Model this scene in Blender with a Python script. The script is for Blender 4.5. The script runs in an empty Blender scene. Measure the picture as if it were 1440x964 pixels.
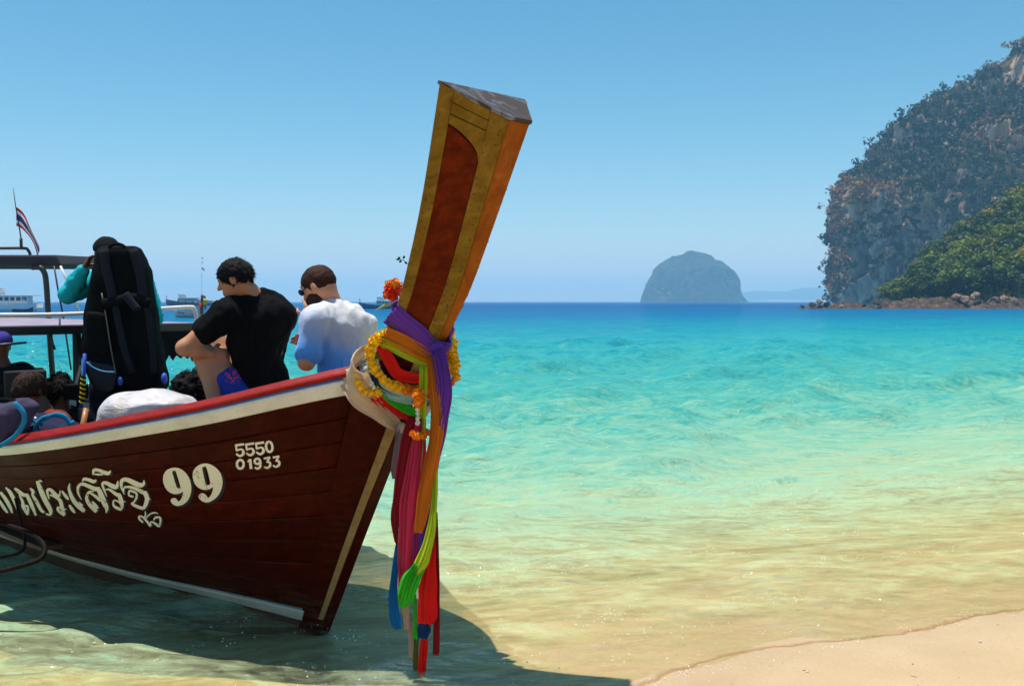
import bpy, bmesh, math, random
import numpy as np
from mathutils import Vector, Matrix
random.seed(7); RNG = np.random.default_rng(11)
sc = bpy.context.scene
COL = sc.collection
R = math.radians
# ---------------------------------------------------------------- camera
cam_d = bpy.data.cameras.new('camera'); cam = bpy.data.objects.new('camera', cam_d); COL.objects.link(cam)
cam_d.sensor_width = 36.0; cam_d.lens = 35.0; cam_d.clip_start = .05; cam_d.clip_end = 60000
cam.location = (0, 0, 1.6); cam.rotation_euler = (R(90) - math.atan(58 / 1400), 0, 0)
cam_d.dof.use_dof = True; cam_d.dof.focus_distance = 5.0; cam_d.dof.aperture_fstop = 8.0
sc.camera = cam
# ---------------------------------------------------------------- sky and sun
SUN = Vector((-.18, .045, 1.0)).normalized()          # direction towards the sun
w = bpy.data.worlds.new('World'); sc.world = w; w.use_nodes = True
nt = w.node_tree; bg = nt.nodes['Background']
sky = nt.nodes.new('ShaderNodeTexSky'); sky.sky_type = 'NISHITA'; sky.sun_disc = False
sky.sun_elevation = math.asin(SUN.z); sky.sun_rotation = math.atan2(SUN.x, SUN.y)
sky.altitude = 0; sky.air_density = 1.0; sky.dust_density = 0.0; sky.ozone_density = 3.0
hs = nt.nodes.new('ShaderNodeHueSaturation'); hs.inputs['Saturation'].default_value = 1.27; hs.inputs['Hue'].default_value = .482
nt.links.new(sky.outputs[0], hs.inputs['Color']); nt.links.new(hs.outputs[0], bg.inputs[0]); bg.inputs[1].default_value = .086
sd = bpy.data.lights.new('sun', 'SUN'); sd.energy = 4.6; sd.angle = R(.53); sd.color = (1, .955, .87)
so = bpy.data.objects.new('sun', sd); COL.objects.link(so)
so.rotation_euler = (-SUN).to_track_quat('-Z', 'Y').to_euler(); so.location = (-20, 10, 60)
# ---------------------------------------------------------------- picture settings
sc.view_settings.view_transform = 'Standard'; sc.view_settings.look = 'None'
sc.view_settings.gamma = 1; sc.view_settings.use_curve_mapping = False; sc.view_settings.exposure = 0.56
sc.render.engine = 'CYCLES'
sc.cycles.use_denoising = True; sc.cycles.max_bounces = 7; sc.cycles.transparent_max_bounces = 12
sc.cycles.volume_bounces = 2; sc.cycles.sample_clamp_indirect = 4
sc.cycles.caustics_reflective = False; sc.cycles.caustics_refractive = False
sc.cycles.use_adaptive_sampling = True; sc.cycles.adaptive_threshold = .015
# ================================================================ helpers
def new_obj(name, me, parent=None):
    o = bpy.data.objects.new(name, me); COL.objects.link(o)
    if parent is not None: o.parent = parent
    return o
def tag(o, label=None, cat=None, group=None, kind=None):
    if label: o['label'] = label
    if cat: o['category'] = cat
    if group: o['group'] = group
    if kind: o['kind'] = kind
    return o
def empty(name, label=None, cat=None, group=None, loc=(0, 0, 0), rz=0):
    o = new_obj(name, None); o.location = loc; o.rotation_euler = (0, 0, rz); o.empty_display_size = .1
    return tag(o, label, cat, group)
def mesh(name, v, f, mat, parent=None, smooth=True, bevel=0):
    me = bpy.data.meshes.new(name)
    me.from_pydata([tuple(map(float, q)) for q in v], [], [tuple(map(int, q)) for q in f]); me.update()
    if smooth: me.polygons.foreach_set('use_smooth', [True] * len(me.polygons))
    if mat: me.materials.append(mat)
    o = new_obj(name, me, parent)
    if bevel:
        b = o.modifiers.new('b', 'BEVEL'); b.width = bevel; b.segments = 2; b.limit_method = 'ANGLE'; b.angle_limit = R(40)
    return o
class MB:
    """collects shapes for ONE mesh"""
    def __init__(s): s.v = []; s.f = []
    def add(s, v, f):
        n = len(s.v); s.v += [tuple(q) for q in v]; s.f += [tuple(i + n for i in q) for q in f]; return s
    def box(s, c, d, rz=0, M=None):
        x, y, z = d[0] / 2, d[1] / 2, d[2] / 2
        v = [Vector((i * x, j * y, k * z)) for k in (-1, 1) for j in (-1, 1) for i in (-1, 1)]
        m = M if M is not None else Matrix.Rotation(rz, 3, 'Z')
        c = Vector(c)
        return s.add([m @ q + c for q in v], [(0, 2, 3, 1), (4, 5, 7, 6), (0, 1, 5, 4), (2, 6, 7, 3), (0, 4, 6, 2), (1, 3, 7, 5)])
    def prism(s, a, b):
        """a, b: two matching rings of points"""
        n = len(a); v = list(a) + list(b)
        f = [tuple(range(n - 1, -1, -1)), tuple(range(n, 2 * n))] + [(i, (i + 1) % n, n + (i + 1) % n, n + i) for i in range(n)]
        return s.add(v, f)
    def tube(s, pts, r, n=8, cap=True, flat=None):
        pts = [Vector(p) for p in pts]; m = len(pts)
        rr = [r] * m if not hasattr(r, '__len__') else r
        base = len(s.v); up = None
        for i, p in enumerate(pts):
            t = (pts[min(i + 1, m - 1)] - pts[max(i - 1, 0)])
            t = t.normalized() if t.length > 1e-9 else Vector((0, 0, 1))
            if up is None: up = t.orthogonal().normalized()
            up = (up - t * up.dot(t)); up = up.normalized() if up.length > 1e-6 else t.orthogonal().normalized()
            sd_ = t.cross(up)
            for k in range(n):
                a = 2 * math.pi * k / n
                s.v.append(tuple(p + (up * math.cos(a) + sd_ * math.sin(a)) * rr[i]))
        for i in range(m - 1):
            for k in range(n):
                k2 = (k + 1) % n
                s.f.append((base + i * n + k, base + i * n + k2, base + (i + 1) * n + k2, base + (i + 1) * n + k))
        if cap:
            s.f.append(tuple(base + k for k in range(n - 1, -1, -1))); s.f.append(tuple(base + (m - 1) * n + k for k in range(n)))
        return s
    def blob(s, c, r, n=8, m=6, jit=0, M=None):
        rx, ry, rz = r if hasattr(r, '__len__') else (r, r, r)
        c = Vector(c); b = len(s.v); vs = []
        for j in range(1, m):
            th = math.pi * j / m
            for i in range(n):
                ph = 2 * math.pi * i / n; q = 1 + jit * (random.random() - .5)
                vs.append(Vector((rx * math.sin(th) * math.cos(ph) * q, ry * math.sin(th) * math.sin(ph) * q, rz * math.cos(th) * q)))
        vs += [Vector((0, 0, rz)), Vector((0, 0, -rz))]
        if M is not None: vs = [M @ q for q in vs]
        f = []
        for j in range(m - 2):
            for i in range(n): i2 = (i + 1) % n; f.append((j * n + i, (j + 1) * n + i, (j + 1) * n + i2, j * n + i2))
        for i in range(n):
            i2 = (i + 1) % n; f.append((n * (m - 1), i, i2)); f.append((n * (m - 1) + 1, (m - 2) * n + i2, (m - 2) * n + i))
        return s.add([q + c for q in vs], f)
    def build(s, name, mat, parent=None, smooth=True, bevel=0): return mesh(name, s.v, s.f, mat, parent, smooth, bevel)
def grid_faces(nu, nv, off=0, closed=False):
    f = []
    for i in range(nu - 1):
        for j in range(nv - (0 if closed else 1)):
            j2 = (j + 1) % nv; f.append((off + i * nv + j, off + i * nv + j2, off + (i + 1) * nv + j2, off + (i + 1) * nv + j))
    return f
def catmull(pts, per=6):
    P = [np.array(p, float) for p in pts]; P = [2 * P[0] - P[1]] + P + [2 * P[-1] - P[-2]]; out = []
    for i in range(1, len(P) - 2):
        for k in range(per):
            t = k / per; a, b, c, d = P[i - 1], P[i], P[i + 1], P[i + 2]
            out.append(.5 * ((2 * b) + (c - a) * t + (2 * a - 5 * b + 4 * c - d) * t * t + (-a + 3 * b - 3 * c + d) * t ** 3))
    out.append(P[-2]); return np.array(out)
# ---- value noise in numpy
def vnoise(p, seed=0):
    p = np.asarray(p, float); i = np.floor(p).astype(np.int64); f = p - i; f = f * f * (3 - 2 * f)
    def h(ix, iy, iz):
        n = (ix * 374761393 + iy * 668265263 + iz * 2147483647 + seed * 974711) & 0xffffffff
        n = ((n ^ (n >> 13)) * 1274126177) & 0xffffffff; return ((n ^ (n >> 16)) & 0xffff) / 65535.
    x, y, z = i[..., 0], i[..., 1], i[..., 2]; r = 0
    for a in (0, 1):
        for b in (0, 1):
            for c in (0, 1):
                wt = (f[..., 0] if a else 1 - f[..., 0]) * (f[..., 1] if b else 1 - f[..., 1]) * (f[..., 2] if c else 1 - f[..., 2])
                r = r + wt * h(x + a, y + b, z + c)
    return r * 2 - 1
def fbm(p, o=4, seed=0):
    r = 0; a = 1; p = np.asarray(p, float)
    for k in range(o): r = r + a * vnoise(p, seed + k); p = p * 2.03 + 11.7; a *= .5
    return r
# ---- materials
class NT:
    def __init__(s, name):
        s.m = bpy.data.materials.new(name); s.m.use_nodes = True; s.t = s.m.node_tree; s.t.nodes.clear()
        s.out = s.n('ShaderNodeOutputMaterial')
    def n(s, typ, **kw):
        nd = s.t.nodes.new(typ)
        for k, v in kw.items(): setattr(nd, k, v)
        return nd
    def l(s, a, b): s.t.links.new(a, b)
    def coord(s, scale=(1, 1, 1), kind='Object', rot=(0, 0, 0)):
        tc = s.n('ShaderNodeTexCoord'); mp = s.n('ShaderNodeMapping'); mp.inputs['Scale'].default_value = scale; mp.inputs['Rotation'].default_value = rot
        s.l(tc.outputs[kind], mp.inputs[0]); return mp.outputs[0]
    def noise(s, vec, scale, detail=4, rough=.55, dist=0):
        nd = s.n('ShaderNodeTexNoise'); nd.inputs['Scale'].default_value = scale; nd.inputs['Detail'].default_value = detail
        nd.inputs['Roughness'].default_value = rough; nd.inputs['Distortion'].default_value = dist
        if vec is not None: s.l(vec, nd.inputs['Vector'])
        return nd.outputs['Fac']
    def ramp(s, fac, stops):
        nd = s.n('ShaderNodeValToRGB'); e = nd.color_ramp.elements
        while len(e) < len(stops): e.new(.5)
        for q, (p, c) in zip(e, stops):
            q.position = p; c = c if hasattr(c, '__len__') else (c, c, c); q.color = (*c[:3], 1)
        s.l(fac, nd.inputs[0]); return nd.outputs[0]
    def math(s, op, a, b=None, c=None, clamp=False):
        nd = s.n('ShaderNodeMath', operation=op); nd.use_clamp = clamp
        for k, q in enumerate((a, b, c)):
            if q is None: continue
            if isinstance(q, (int, float)): nd.inputs[k].default_value = q
            else: s.l(q, nd.inputs[k])
        return nd.outputs[0]
    def mix(s, fac, a, b, blend='MIX'):
        nd = s.n('ShaderNodeMix', data_type='RGBA', blend_type=blend)
        for sock, q in ((nd.inputs[0], fac), (nd.inputs[6], a), (nd.inputs[7], b)):
            if hasattr(q, 'is_output'): s.l(q, sock)
            elif hasattr(q, '__len__'): sock.default_value = (*q[:3], 1)
            else: sock.default_value = q
        return nd.outputs[2]
    def bump(s, h, strength=.3, dist=.01, normal=None):
        nd = s.n('ShaderNodeBump'); nd.inputs['Strength'].default_value = strength; nd.inputs['Distance'].default_value = dist
        s.l(h, nd.inputs['Height'])
        if normal is not None: s.l(normal, nd.inputs['Normal'])
        return nd.outputs[0]
    def principled(s, col, rough=.5, spec=.5, metal=0, normal=None, coat=0, trans=0, sheen=0, coat_rough=.1):
        b = s.n('ShaderNodeBsdfPrincipled')
        for key, q in (('Base Color', col), ('Roughness', rough), ('Metallic', metal)):
            if hasattr(q, 'is_output'): s.l(q, b.inputs[key])
            elif hasattr(q, '__len__'): b.inputs[key].default_value = (*q[:3], 1)
            else: b.inputs[key].default_value = q
        b.inputs['Specular IOR Level'].default_value = spec; b.inputs['Coat Weight'].default_value = coat; b.inputs['Coat Roughness'].default_value = coat_rough
        b.inputs['Sheen Weight'].default_value = sheen
        if normal is not None: s.l(normal, b.inputs['Normal'])
        return b
    def done(s, shader): s.l(shader.outputs[0] if hasattr(shader, 'outputs') else shader, s.out.inputs['Surface']); return s.m
def mat_plain(name, c, rough=.6, spec=.4, var=.15, scale=6, bump=.1, metal=0, coat=0, sheen=0, bd=.004):
    t = NT(name); v = t.coord(); n = t.noise(v, scale, 5)
    col = t.mix(t.ramp(n, [(.3, 0), (.7, 1)]), [q * (1 - var) for q in c], [min(1, q * (1 + var)) for q in c])
    return t.done(t.principled(col, rough, spec, metal, t.bump(t.noise(v, scale * 6, 4), bump, bd), coat, sheen=sheen))
def mat_wood(name, c1, c2, c3, axis=(1, 12, 12), rough=.35, coat=.3, wear=0, wearc=(.4, .25, .1), spec=.4, streak=3.0, objvar=0):
    """long grain along local x, stains and worn patches"""
    t = NT(name); v = t.coord(axis); vo = t.coord()
    g = t.noise(v, streak, 6, .65, .4); g2 = t.noise(v, streak * 5, 3)
    st = t.noise(vo, 2.2, 4)
    col = t.ramp(g, [(.25, c1), (.5, c2), (.75, c3)])
    col = t.mix(t.math('MULTIPLY', g2, .5), col, [q * .45 for q in c1])
    col = t.mix(t.ramp(st, [(.35, 0), (.75, .6)]), col, [q * .5 for q in c2])
    if wear:
        wn = t.ramp(t.noise(vo, 7, 6, .7), [(1 - wear - .06, 0), (1 - wear, 1)]); col = t.mix(wn, col, wearc)
    if objvar: oi = t.n('ShaderNodeObjectInfo'); col = t.mix(t.math('MULTIPLY', oi.outputs['Random'], objvar), col, [q * .35 for q in c1])
    h = t.math('ADD', g, t.math('MULTIPLY', g2, .5))
    rr = t.ramp(st, [(.3, rough * .75), (.7, min(1, rough * 1.5))])
    return t.done(t.principled(col, rr, spec, 0, t.bump(h, .25, .006), coat))
def mat_cloth(name, c, fold=14, rough=.75, sheen=.25, trans=.35, var=.12):
    t = NT(name); v = t.coord(); n = t.noise(v, 9, 4)
    col = t.mix(n, [q * (1 - var) for q in c], [min(1, q * (1 + var)) for q in c])
    h = t.math('ADD', t.noise(v, fold, 5, .6), t.math('MULTIPLY', t.noise(t.coord((1, 1, .10)), 70, 4, .6), .5))
    nb = t.bump(h, .5, .012)
    p = t.principled(col, rough, .12 if trans else .06, 0, nb, sheen=sheen if trans else 0)
    if not trans: return t.done(p)
    tr = t.n('ShaderNodeBsdfTranslucent'); t.l(col, tr.inputs[0]); mx = t.n('ShaderNodeMixShader'); mx.inputs[0].default_value = trans
    t.l(p.outputs[0], mx.inputs[1]); t.l(tr.outputs[0], mx.inputs[2]); return t.done(mx)
# ================================================================ ground and sea
SH0 = np.array([.854, 4.14]); SHN = np.array([-.449, .8935])      # a point of the shoreline and its seaward normal
def shore_u(x, y): return (x - SH0[0]) * SHN[0] + (y - SH0[1]) * SHN[1]
def depth_of(u): return np.interp(u, [-40, -8, 0, 1.4, 3, 4.5, 6.5, 10, 17, 40, 91, 300, 2000], [-2.6, -.52, 0, .10, .28, .47, .68, 1.0, 1.5, 2.5, 4, 7, 8])
def bed_z(x, y):
    u = shore_u(x, y); u = u + .10 * np.sin((x * .883 + y * .47) * 1.3 + .6) + .05 * np.sin((x * .883 + y * .47) * 3.7)
    return -depth_of(u) + .055 * np.exp(-(((x + .95) / .55) ** 2 + ((y - 4.85) / .45) ** 2))
def strip_grid(rows, ncol, width):
    t = np.linspace(-1, 1, ncol); t = np.sign(t) * (.6 * np.abs(t) + .4 * np.abs(t) ** 2)
    Y = np.repeat(rows[:, None], ncol, 1); X = t[None, :] * width(rows)[:, None]
    return X, Y
def np_mesh(name, X, Y, Z, mat, kind='structure', attr=None, smooth=True):
    nu, nv = X.shape; me = bpy.data.meshes.new(name); n = nu * nv
    me.vertices.add(n); co = np.stack([X, Y, Z], -1).reshape(-1, 3).astype(np.float32); me.vertices.foreach_set('co', co.ravel())
    i = np.arange(nu - 1)[:, None] * nv + np.arange(nv - 1)[None, :]
    q = np.stack([i, i + 1, i + nv + 1, i + nv], -1).reshape(-1, 4)
    me.loops.add(q.size); me.polygons.add(len(q)); me.loops.foreach_set('vertex_index', q.ravel().astype(np.int32))
    me.polygons.foreach_set('loop_start', (np.arange(len(q)) * 4).astype(np.int32))
    me.update(calc_edges=True); me.validate()
    if smooth: me.polygons.foreach_set('use_smooth', np.ones(len(me.polygons), bool))
    if attr:
        for k, a in attr.items():
            at = me.attributes.new(k, 'FLOAT', 'POINT'); at.data.foreach_set('value', a.ravel().astype(np.float32))
    me.materials.append(mat); o = new_obj(name, me); 
    if kind: o['kind'] = kind
    return o
def sand_material():
    t = NT('sand'); v = t.coord()
    u_at = t.n('ShaderNodeAttribute', attribute_name='shore').outputs['Fac']
    n1 = t.noise(v, 1.6, 5); n2 = t.noise(v, 220, 3, .7); n3 = t.noise(v, 28, 5, .7)
    col = t.ramp(n1, [(.3, (.42, .30, .17)), (.7, (.51, .38, .225))])
    col = t.mix(t.ramp(n2, [(.36, 1), (.5, 0)]), col, (.40, .26, .14))
    col = t.mix(t.ramp(t.noise(v, 90, 2), [(.72, 0), (.76, 1)]), col, (.68, .60, .46))
    # shade of the water's leading edge, painted on the sand as a brown line
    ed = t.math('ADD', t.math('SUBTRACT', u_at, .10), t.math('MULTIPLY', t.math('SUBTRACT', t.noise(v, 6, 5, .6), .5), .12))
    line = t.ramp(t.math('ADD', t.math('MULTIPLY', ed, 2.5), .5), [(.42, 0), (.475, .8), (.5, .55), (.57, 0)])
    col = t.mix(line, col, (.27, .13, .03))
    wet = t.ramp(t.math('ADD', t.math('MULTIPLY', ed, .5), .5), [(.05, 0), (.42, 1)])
    rgh = t.mix(wet, (.9, .9, .9), (.45, .45, .45))
    rip = t.n('ShaderNodeTexWave'); rip.inputs['Scale'].default_value = 1.9; rip.inputs['Distortion'].default_value = 6; rip.inputs['Detail'].default_value = 3
    t.l(t.coord((1, 1, 1), rot=(0, 0, R(62))), rip.inputs[0])
    h = t.math('ADD', t.math('MULTIPLY', n3, .5), t.math('MULTIPLY', n2, .12))
    h = t.math('ADD', h, t.math('MULTIPLY', rip.outputs['Fac'], t.math('MULTIPLY', t.ramp(t.math('ADD', t.math('MULTIPLY', u_at, .5), .3), [(.2, 0), (.5, 1)]), .9)))
    return t.done(t.principled(col, rgh, .25, 0, t.bump(h, .55, .03)))
rows = np.concatenate([np.linspace(-8, 2, 24)[:-1], np.geomspace(2, 60, 260)[:-1], np.geomspace(60, 12500, 60)])
X, Y = strip_grid(rows, 220, lambda r: 7 + .95 * np.maximum(r, 0))
fine = .006 * fbm(np.stack([X * 2.2, Y * 2.2, X * 0], -1), 3, 5)
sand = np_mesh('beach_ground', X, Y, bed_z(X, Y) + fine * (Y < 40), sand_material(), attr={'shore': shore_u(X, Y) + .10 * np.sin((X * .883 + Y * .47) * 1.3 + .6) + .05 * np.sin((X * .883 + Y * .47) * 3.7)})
# --- sea surface: real waves, clear in the shallows, tinted by the water below it
def water_material():
    t = NT('sea_water'); v = t.coord()
    D = t.n('ShaderNodeAttribute', attribute_name='depth').outputs['Fac']
    Dl = t.math('MULTIPLY', t.math('LOGARITHM', t.math('ADD', t.math('MAXIMUM', D, 0), .1), 10.), .5)   # log depth
    Dn = t.math('ADD', Dl, .5)                                                # 0.1->~0 .. 10->1
    nz = t.noise(t.coord((.16, .5, 1)), .7, 4); nz2 = t.noise(t.coord((1, 2.6, 1), rot=(0, 0, R(22))), 1.5, 5, .65, .8); nz3 = t.noise(t.coord((1, 2.2, 1), rot=(0, 0, R(14))), 6.5, 4, .6, .6)
    wob = t.math('ADD', t.math('ADD', t.math('MULTIPLY', t.math('SUBTRACT', nz, .5), .12), t.math('MULTIPLY', t.math('SUBTRACT', nz2, .5), .40)), t.math('MULTIPLY', t.math('SUBTRACT', nz3, .5), .32))
    Dn = t.math('ADD', Dn, wob)  # noise on the depth paints light and dark ripples into the water colour
    body = t.ramp(Dn, [(.0, (.86, .82, .46)), (.18, (.78, .87, .50)), (.28, (.58, .80, .50)), (.39, (.27, .54, .38)), (.53, (.070, .35, .29)), (.68, (.014, .26, .30)), (.80, (.003, .12, .27)), (.93, (.001, .055, .19))])
    murk = t.ramp(Dn, [(.0, .0), (.08, .06), (.18, .24), (.27, .46), (.38, .72), (.52, .93), (.64, 1)])
    tint = t.ramp(Dn, [(.0, (.99, .97, .88)), (.15, (.93, .985, .78)), (.30, (.86, .98, .80)), (.45, (.7, .95, .84))])
    h1 = t.noise(t.coord((1, 2.0, 1), rot=(0, 0, R(20))), 2.6, 5, .6, .6)
    h2 = t.noise(t.coord((1, 1.7, 1), rot=(0, 0, R(-12))), 11, 4, .6, .4)
    h3 = t.noise(t.coord((.5, 1.3, 1)), .55, 4, .55)
    h = t.math('ADD', t.math('ADD', t.math('MULTIPLY', h1, .15), t.math('MULTIPLY', h2, .034)), t.math('MULTIPLY', h3, .30))
    nb = t.bump(h, .8, 1.0)
    tr = t.n('ShaderNodeBsdfTransparent'); t.l(tint, tr.inputs[0])
    df = t.n('ShaderNodeBsdfDiffuse'); t.l(body, df.inputs[0]); t.l(nb, df.inputs['Normal'])
    m1 = t.n('ShaderNodeMixShader'); t.l(murk, m1.inputs[0]); t.l(tr.outputs[0], m1.inputs[1]); t.l(df.outputs[0], m1.inputs[2])
    gl = t.n('ShaderNodeBsdfGlossy'); gl.inputs['Roughness'].default_value = .06; t.l(nb, gl.inputs['Normal'])
    fr = t.n('ShaderNodeFresnel'); fr.inputs[0].default_value = 1.33; t.l(nb, fr.inputs['Normal'])
    k = t.math('MINIMUM', t.math('MULTIPLY', fr.outputs[0], .70), .23)
    m2 = t.n('ShaderNodeMixShader'); t.l(k, m2.inputs[0]); t.l(m1.outputs[0], m2.inputs[1]); t.l(gl.outputs[0], m2.inputs[2])
    return t.done(m2)
rows = np.concatenate([np.geomspace(2.0, 40, 430)[:-1], np.geomspace(40, 12400, 110)])
X, Y = strip_grid(rows, 380, lambda r: 6.5 + .95 * r)
U = shore_u(X, Y); Z = np.zeros_like(X)
dY = np.gradient(rows)[:, None] + 0 * X; dX = np.gradient(X, axis=1)
warp = .35 * fbm(np.stack([X * .5, Y * .5, X * 0], -1), 3, 3)
for k in range(46):
    lam = .22 * (1.075 ** k) * (1 + .1 * RNG.random()); th = RNG.normal(math.atan2(SHN[1], SHN[0]) - math.pi, .55)
    cx, cy = math.cos(th), math.sin(th); ph = RNG.random() * 6.28
    amp = .0155 * lam ** .80
    res = np.clip(lam / (2.6 * np.maximum(np.abs(dX * cx) + np.abs(dY * cy), .02)) - 1, 0, 1)
    s = np.sin(2 * math.pi * ((X + warp) * cx + (Y + warp) * cy) / lam + ph)
    Z += amp * res * (s + .35 * (1 - np.abs(s)) * 2 - .35)
Z *= np.clip(.16 + U / 11, .12, 1.0)
Z += .008 * np.exp(-(U / .8) ** 2)
Z += .010 * np.exp(-((U - 2.4) / .45) ** 2) + .006 * np.exp(-((U - .9) / .25) ** 2)
lim = np.maximum(.32 * -bed_z(X, Y), 0) + .006; Z = lim * np.tanh(Z / lim)
sea = np_mesh('sea', X, Y, Z, water_material(), attr={'depth': np.maximum(0, Z - bed_z(X, Y))})
# ================================================================ far land
def px(x, y, Yd): return np.array([(x - 720) / 1400 * Yd, Yd, 1.6 + (424 - y) / 1400 * Yd])
def rock_material(name, veg=.5, haze=0):
    t = NT(name); v = t.coord(); g = t.n('ShaderNodeNewGeometry')
    vert = t.coord((1, 1, .22)); s1 = t.noise(vert, .13, 6, .65, .6); s2 = t.noise(vert, .55, 5, .7, .4); b = t.noise(v, .045, 4)
    col = t.ramp(s1, [(.30, (.03, .024, .03)), (.42, (.20, .13, .115)), (.52, (.58, .36, .25)), (.68, (.85, .62, .46))])
    col = t.mix(t.ramp(s2, [(.36, .7), (.5, 0)]), col, (.04, .035, .04))
    col = t.mix(t.ramp(b, [(.48, 0), (.62, .65)]), col, (.60, .27, .11))
    grn = t.ramp(t.noise(v, .11, 4), [(.3, (.008, .016, .006)), (.52, (.020, .030, .010)), (.72, (.12, .065, .018))])
    nz = t.n('ShaderNodeSeparateXYZ'); t.l(g.outputs['Normal'], nz.inputs[0])
    f = t.math('ADD', nz.outputs[2], t.math('MULTIPLY', t.math('SUBTRACT', t.noise(v, .09, 5, .6), .5), .75))
    col = t.mix(t.ramp(f, [(veg - .05, 0), (veg + .05, 1)]), col, grn)
    h = t.math('ADD', s1, t.math('MULTIPLY', s2, .5))
    return t.done(t.principled(col, .9, .15, 0, t.bump(h, .9, 2.5)))
def loft(name, base, ridge, prof, nj, mat, amp, nscale, seed, flute=0, kind='structure', fin=.11, per=14, ledge=0):
    """a land mass: every column runs from its foot up a profile to the ridge"""
    base = catmull(base, per); ridge = catmull(ridge, per); n = len(base); tt = np.linspace(0, 1, nj)
    cl = np.interp(np.linspace(0, 1, n), *prof)                       # share of the height that is steep
    f = np.where(tt[None] < .5, tt[None] * 2 * fin, fin + (tt[None] - .5) * 2 * (1 - fin)); f = np.clip(f, 0, 1)
    g = np.where(tt[None] < .5, 2 * tt[None] * cl[:, None], cl[:, None] + (1 - cl[:, None]) * (2 * tt[None] - 1) ** .85)
    P = base[:, None, :] * (1 - f[..., None]) + ridge[:, None, :] * f[..., None]
    P[..., 2] = base[:, None, 2] + (ridge[:, None, 2] - base[:, None, 2]) * g
    d = fbm(P * nscale, 5, seed); d2 = fbm(P * nscale * np.array([3, 3, .7]), 3, seed + 9)
    d = d + ledge / max(amp, 1e-6) * ((1 - np.abs(fbm(P * nscale * np.array([1.6, 1.6, 1.0]) * 2.2, 4, seed + 5))) ** 2 - .6); k = np.clip(tt * 8, .15, 1)[None]
    gx = np.gradient(P, axis=0); gy = np.gradient(P, axis=1); N = np.cross(gy, gx); N /= np.linalg.norm(N, axis=-1, keepdims=True) + 1e-9
    sgn = -1 if N[n // 2, 3, 1] > 0 else 1
    P = P + sgn * N * (amp * d + flute * d2)[..., None] * k[..., None]
    return np_mesh(name, P[..., 0], P[..., 1], P[..., 2], mat, kind), P
# limestone headland
hb = [(345, 660, -2), (236, 640, -2), (196, 600, -2), (183, 560, -2), (175, 522, -2), (181, 502, -2), (202, 490, -2), (230, 480, -2), (280, 470, -2), (340, 465, -2), (450, 460, -2)]
hr = [px(1335, 132, 590), px(1265, 184, 585), px(1222, 228, 575), px(1206, 246, 570), px(1198, 262, 560), px(1205, 250, 550), px(1217, 230, 555), px(1254, 192, 565), px(1325, 136, 575), px(1405, 80, 585), px(1565, -18, 600)]
cliff_mat = rock_material('limestone_cliff', .27)
headland, HP = loft('headland_cliff', hb, hr, ([0, .3, .45, .55, .7, 1], [.5, .74, .92, .76, .46, .34]), 200, cliff_mat, 5.5, .030, 21, 2.6, per=28, ledge=8.5)
tag(headland, 'steep grey and pink limestone headland rising beside the sea', 'cliff', kind='structure')
# the rounded island and the far hills
ib = [(560, 2520, -2), (420, 2500, -2), (330, 2470, -2), (312, 2430, -2), (318, 2380, -2), (360, 2340, -2), (430, 2330, -2), (500, 2340, -2), (560, 2380, -2), (574, 2430, -2), (566, 2480, -2)]
ir = [px(1000, 360, 2460), px(985, 356, 2450), px(965, 356, 2440), px(945, 360, 2430), px(934, 366, 2420), px(940, 364, 2410), px(955, 358, 2410), px(972, 355, 2410), px(988, 359, 2415), px(1000, 370, 2420), px(1008, 382, 2430)]
island, IP = loft('island', ib, ir, ([0, .35, .6, .8, 1], [.64, .74, .72, .66, .60]), 80, rock_material('island_rock', .02), 7, .014, 33, 4, fin=.36)
tag(island, 'rounded rock island standing alone on the horizon', 'island', kind='structure')
fx = np.linspace(1030, 1330, 90); ft = np.interp(fx, [1030, 1050, 1080, 1110, 1130, 1145, 1160, 1200, 1260, 1330], [424, 410, 409, 411, 406, 403, 407, 398, 402, 425]) + 1.0 * np.sin(fx * .21) + .6 * np.sin(fx * .53)
tv = np.linspace(0, 1, 14); XX = []; YY = []; ZZ = []
for q in tv:
    Yq = 6600 + 900 * q; XX.append((fx - 720) / 1400 * 7000); YY.append(Yq + 0 * fx); ZZ.append(-2 + (1.6 + (424 - ft) / 1400 * 7000 + 2) * math.sin(math.pi * min(.999, q * .9 + .02)) ** .6)
fh = np_mesh('distant_hills', np.array(XX).T, np.array(YY).T, np.array(ZZ).T, rock_material('far_hill', .3))
# ---- foliage
def leaf_material(name, dark, mid, light):
    t = NT(name); oi = t.n('ShaderNodeObjectInfo'); v = t.coord(); g = t.n('ShaderNodeNewGeometry')
    col = t.ramp(t.noise(v, .45, 3), [(.3, dark), (.52, mid), (.72, light)])
    col = t.mix(t.math('MULTIPLY', g.outputs['Random Per Island'], .5), col, [q * .45 for q in mid])
    col = t.mix(t.math('MULTIPLY', oi.outputs['Random'], .45), col, light)
    p = t.principled(col, .6, .25); tr = t.n('ShaderNodeBsdfTranslucent'); t.l(col, tr.inputs[0])
    mx = t.n('ShaderNodeMixShader'); mx.inputs[0].default_value = .25; t.l(p.outputs[0], mx.inputs[1]); t.l(tr.outputs[0], mx.inputs[2]); return t.done(mx)
M_LEAF = [leaf_material('leaf_dark', (.016, .034, .008), (.034, .066, .012), (.075, .11, .016)), leaf_material('leaf_green', (.036, .072, .004), (.095, .15, .007), (.26, .27, .012)), leaf_material('leaf_olive', (.09, .085, .006), (.22, .19, .010), (.42, .31, .02))]
M_BARK = mat_plain('bark', (.10, .075, .055), .9, .1, .3, 2, .4)
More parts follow.
